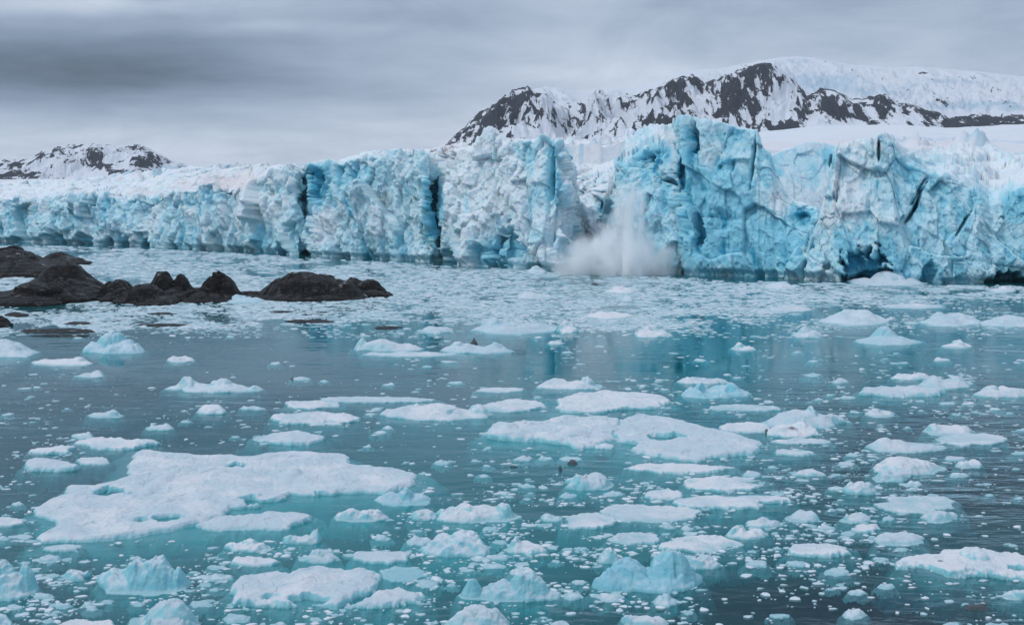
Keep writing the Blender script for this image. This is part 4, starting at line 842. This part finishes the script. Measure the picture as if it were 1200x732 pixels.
# --- brash: thousands of bits, one mass
def brash(n_try):
    far_n = int(n_try * .80)
    x = np.concatenate([R.uniform(-30, 1230, far_n), R.uniform(-20, 1220, n_try - far_n)])
    y = np.concatenate([R.uniform(283, 396, far_n), 372 + 366 * R.random(n_try - far_n)])
    d, far = dens(x, y)
    ok = R.random(len(x)) < d * np.where(far > .5, 1., .75)
    ok &= ~on_named(x, y, -4.)
    x, y, far = x[ok], y[ok], far[ok]
    s = np.where(far > .5, 1.6 + 7. * R.random(len(x)) ** 2.6, (1.6 + 8.4 * R.random(len(x)) ** 2.6) * np.interp(y, [372, 732], [.8, 1.35]))
    pan = R.random(len(x)) < np.where(far > .5, .10, .07); s = np.where(pan, s * 1.2 + np.where(far > .5, 14., 7.) * R.random(len(x)), s)
    gx, gy = ground(x, y); pm = gy / F; r = s * pm / 2
    N = len(x); m = 6
    a = np.linspace(0, 2 * math.pi, m, endpoint=False)[None] + R.random((N, 1)) * 6
    ring = np.clip(1 + R.normal(size=(N, m)) * .28, .4, 1.6)
    asp = (.45 + .75 * R.random((N, 1)))
    hgt = r * (.05 + .20 * R.random(N) ** 2.) * np.where(far > .5, .6, 1.); hgt = np.where(pan, np.minimum(hgt * .25, .05), hgt)
    vs_ = []
    for k, (sc, zz) in enumerate(((1.12, None), (1.0, .05), (.74, .8), (.3, 1.0))):
        jit = ring * (1 + R.normal(size=(N, m)) * (.06 if k < 2 else .14)) * sc
        X = gx[:, None] + r[:, None] * np.cos(a) * jit; Yv = gy[:, None] + r[:, None] * np.sin(a) * jit * asp
        if zz is None: Z = -np.minimum(.14, .3 * r)[:, None] - .02 + 0 * X
        else: Z = hgt[:, None] * zz * (1 + R.normal(size=(N, m)) * .16) + .012
        vs_.append(np.stack([X, Yv, Z], 2))
    V = np.stack(vs_, 1).reshape(N, 4 * m, 3)
    f = []
    for k in range(3):
        for j in range(m):
            f.append((k * m + j, k * m + (j + 1) % m, (k + 1) * m + (j + 1) % m, (k + 1) * m + j))
    for j in range(1, m - 2, 2): f.append((3 * m, 3 * m + j, 3 * m + j + 1, 3 * m + j + 2))
    f = np.array(f); Fc = (f[None] + (np.arange(N) * 4 * m)[:, None, None]).reshape(-1, 4)
    o = mesh_obj('brash_ice', V.reshape(-1, 3), Fc, M_BR, smooth=True, attrs={'tone': np.repeat(np.where(pan, .1 + .45 * R.random(N), np.where(far > .5, .25 + .75 * R.random(N), R.random(N))), 4 * m)})
    tag(o, 'scattered small brash ice covering the water between the floes', 'brash ice', kind='stuff'); print('brash', N)
brash(150000)

# ------------------------------------------------------------------ calving spray: one drifting cloud of ice dust
def spray():
    cx_, cy_ = ground(728., 321.); D = cy_ - 3
    pm = D / F
    # closed hull: a low skirt with a column on top
    nu_, nv_ = 40, 40; V = []
    prof = [(0, 10), (0, 96), (8, 104), (26, 100), (44, 90), (60, 76), (85, 62), (110, 52), (128, 36), (138, 3)]
    hh = np.array([p[0] for p in prof], float); rr = np.array([p[1] for p in prof], float)
    off = np.interp(hh, [0, 30, 70, 128], [-2, -4, 4, 10])
    for h_, r_, o_ in zip(hh, rr, off):
        a = np.linspace(0, 2 * math.pi, nu_, endpoint=False)
        V.append(np.stack([(o_ + r_ * np.cos(a)) * pm, np.sin(a) * min(r_, 40) * pm * .8, np.full(nu_, h_ * pm + .05)], 1))
    V = np.concatenate(V); nr_ = len(prof); f = []
    for i in range(nr_ - 1):
        for j in range(nu_): f.append((i * nu_ + j, i * nu_ + (j + 1) % nu_, (i + 1) * nu_ + (j + 1) % nu_, (i + 1) * nu_ + j))
    for base, flip in ((0, True), ((nr_ - 1) * nu_, False)):
        for j in range(1, nu_ - 2, 2):
            q_ = (base, base + j, base + j + 1, base + j + 2); f.append(q_[::-1] if flip else q_)
    t = NT('ice_dust'); tc = t.n('ShaderNodeTexCoord').outputs['Object']
    s = t.n('ShaderNodeSeparateXYZ', inp={0: tc}); x, y, z = s.outputs
    zp = t.math('DIVIDE', z, pm); xp = t.math('DIVIDE', x, pm)
    wn = t.n('ShaderNodeTexNoise', inp={'Vector': tc, 'Scale': .30, 'Detail': 4, 'Roughness': .6}).outputs['Color']; wx = t.n('ShaderNodeSeparateXYZ', inp={0: wn})
    xp = t.math('ADD', xp, t.math('MULTIPLY', t.math('SUBTRACT', wx.outputs[0], .5), 60.)); zp = t.math('ADD', zp, t.math('MULTIPLY', t.math('SUBTRACT', wx.outputs[1], .5), 50.))
    st = t.n('ShaderNodeVectorMath', operation='MULTIPLY', inp={0: tc, 1: (1, 1, .28)}).outputs[0]
    n1 = t.noise(st, .55, 5, .6, .6); n0 = t.noise(tc, .22, 4, .55, .3)
    def gx(c, w): 
        a = t.math('DIVIDE', t.math('SUBTRACT', xp, c), w); return t.math('POWER', 2.718, t.math('MULTIPLY', t.math('MULTIPLY', a, a), -1.))
    skirt = t.math('MULTIPLY', gx(-6., 44.), t.ramp(zp, 2., 62., 1., 0.))
    col = t.math('MULTIPLY', gx(8., 17.), t.ramp(zp, 50., 122., 1., 0.))
    col = t.math('MULTIPLY', col, t.math('MULTIPLY', t.ramp(n1, .40, .62), t.ramp(t.noise(st, 1.7, 4, .6), .35, .6, .3, 1.)))
    dn = t.math('ADD', t.math('MULTIPLY', t.math('MULTIPLY', skirt, t.math('MULTIPLY', t.ramp(n0, .34, .60), t.ramp(n1, .30, .62, .25, 1.))), 1.), t.math('MULTIPLY', col, .55))
    yy_ = t.math('DIVIDE', y, 24 * pm); dn = t.math('MULTIPLY', dn, t.math('POWER', 2.718, t.math('MULTIPLY', t.math('MULTIPLY', yy_, yy_), -1.)))
    dn = t.math('MAXIMUM', t.math('SUBTRACT', dn, .02), 0.)
    vol = t.n('ShaderNodeVolumePrincipled', inp={'Color': (.985, .995, 1., 1), 'Density': t.math('MULTIPLY', dn, 5.), 'Anisotropy': .1})
    o = mesh_obj('spray_cloud', V, np.array(f), t.out(None, vol.outputs[0])); o.location = (cx_, D, 0)
    tag(o, 'white cloud of ice dust and spray where ice has just fallen', 'spray cloud', kind='stuff')
spray()
def falling_block():
    import bmesh
    bm = bmesh.new(); bmesh.ops.create_icosphere(bm, subdivisions=4, radius=1.)
    v = np.array([p.co[:] for p in bm.verts]); a, _, _ = facets(v * 1.3, 15); b, _, _ = facets(v * 3.2, 16)
    cx_, cy_ = ground(736., 318.)
    k = 1 + .28 * a + .10 * b; v = v * k[:, None] * np.array([.8, .8, 2.4]) * (1 - .18 * v[:, 2:3])
    for p, c in zip(bm.verts, v): p.co = c
    me = bpy.data.meshes.new('falling_ice_block'); bm.to_mesh(me); bm.free(); me.materials.append(M_GL)
    at = me.attributes.new('blue', 'FLOAT', 'POINT'); at.data.foreach_set('value', np.full(len(me.vertices), 1., np.float32))
    o = bpy.data.objects.new('falling_ice_block', me); COL.objects.link(o); o.location = (cx_, cy_ - 2., 8.6); o.rotation_euler = (0, .08, 0)
    tag(o, 'tall bluish ice block dropping from the cliff inside the spray', 'ice block')
falling_block()

# ------------------------------------------------------------------ air
def haze(density):
    v = np.array([[x, y, z] for z in (-10.5, 760) for (x, y) in ((-3100, -70), (3100, -70), (3100, 4800), (-3100, 4800))], float)
    f = np.array([[3, 2, 1, 0], [4, 5, 6, 7], [0, 1, 5, 4], [1, 2, 6, 5], [2, 3, 7, 6], [3, 0, 4, 7]])
    t = NT('pale_air'); vol = t.n('ShaderNodeVolumePrincipled', inp={'Color': (.86, .92, 1., 1), 'Density': density, 'Anisotropy': 0.})
    o = mesh_obj('haze', v, f, t.out(None, vol.outputs[0]), smooth=False); tag(o, kind='stuff')
HAZE = .00003
if HAZE: haze(HAZE)
print('built', time.time() - T0, sum(len(o.data.vertices) for o in SC.objects if o.type == 'MESH'))
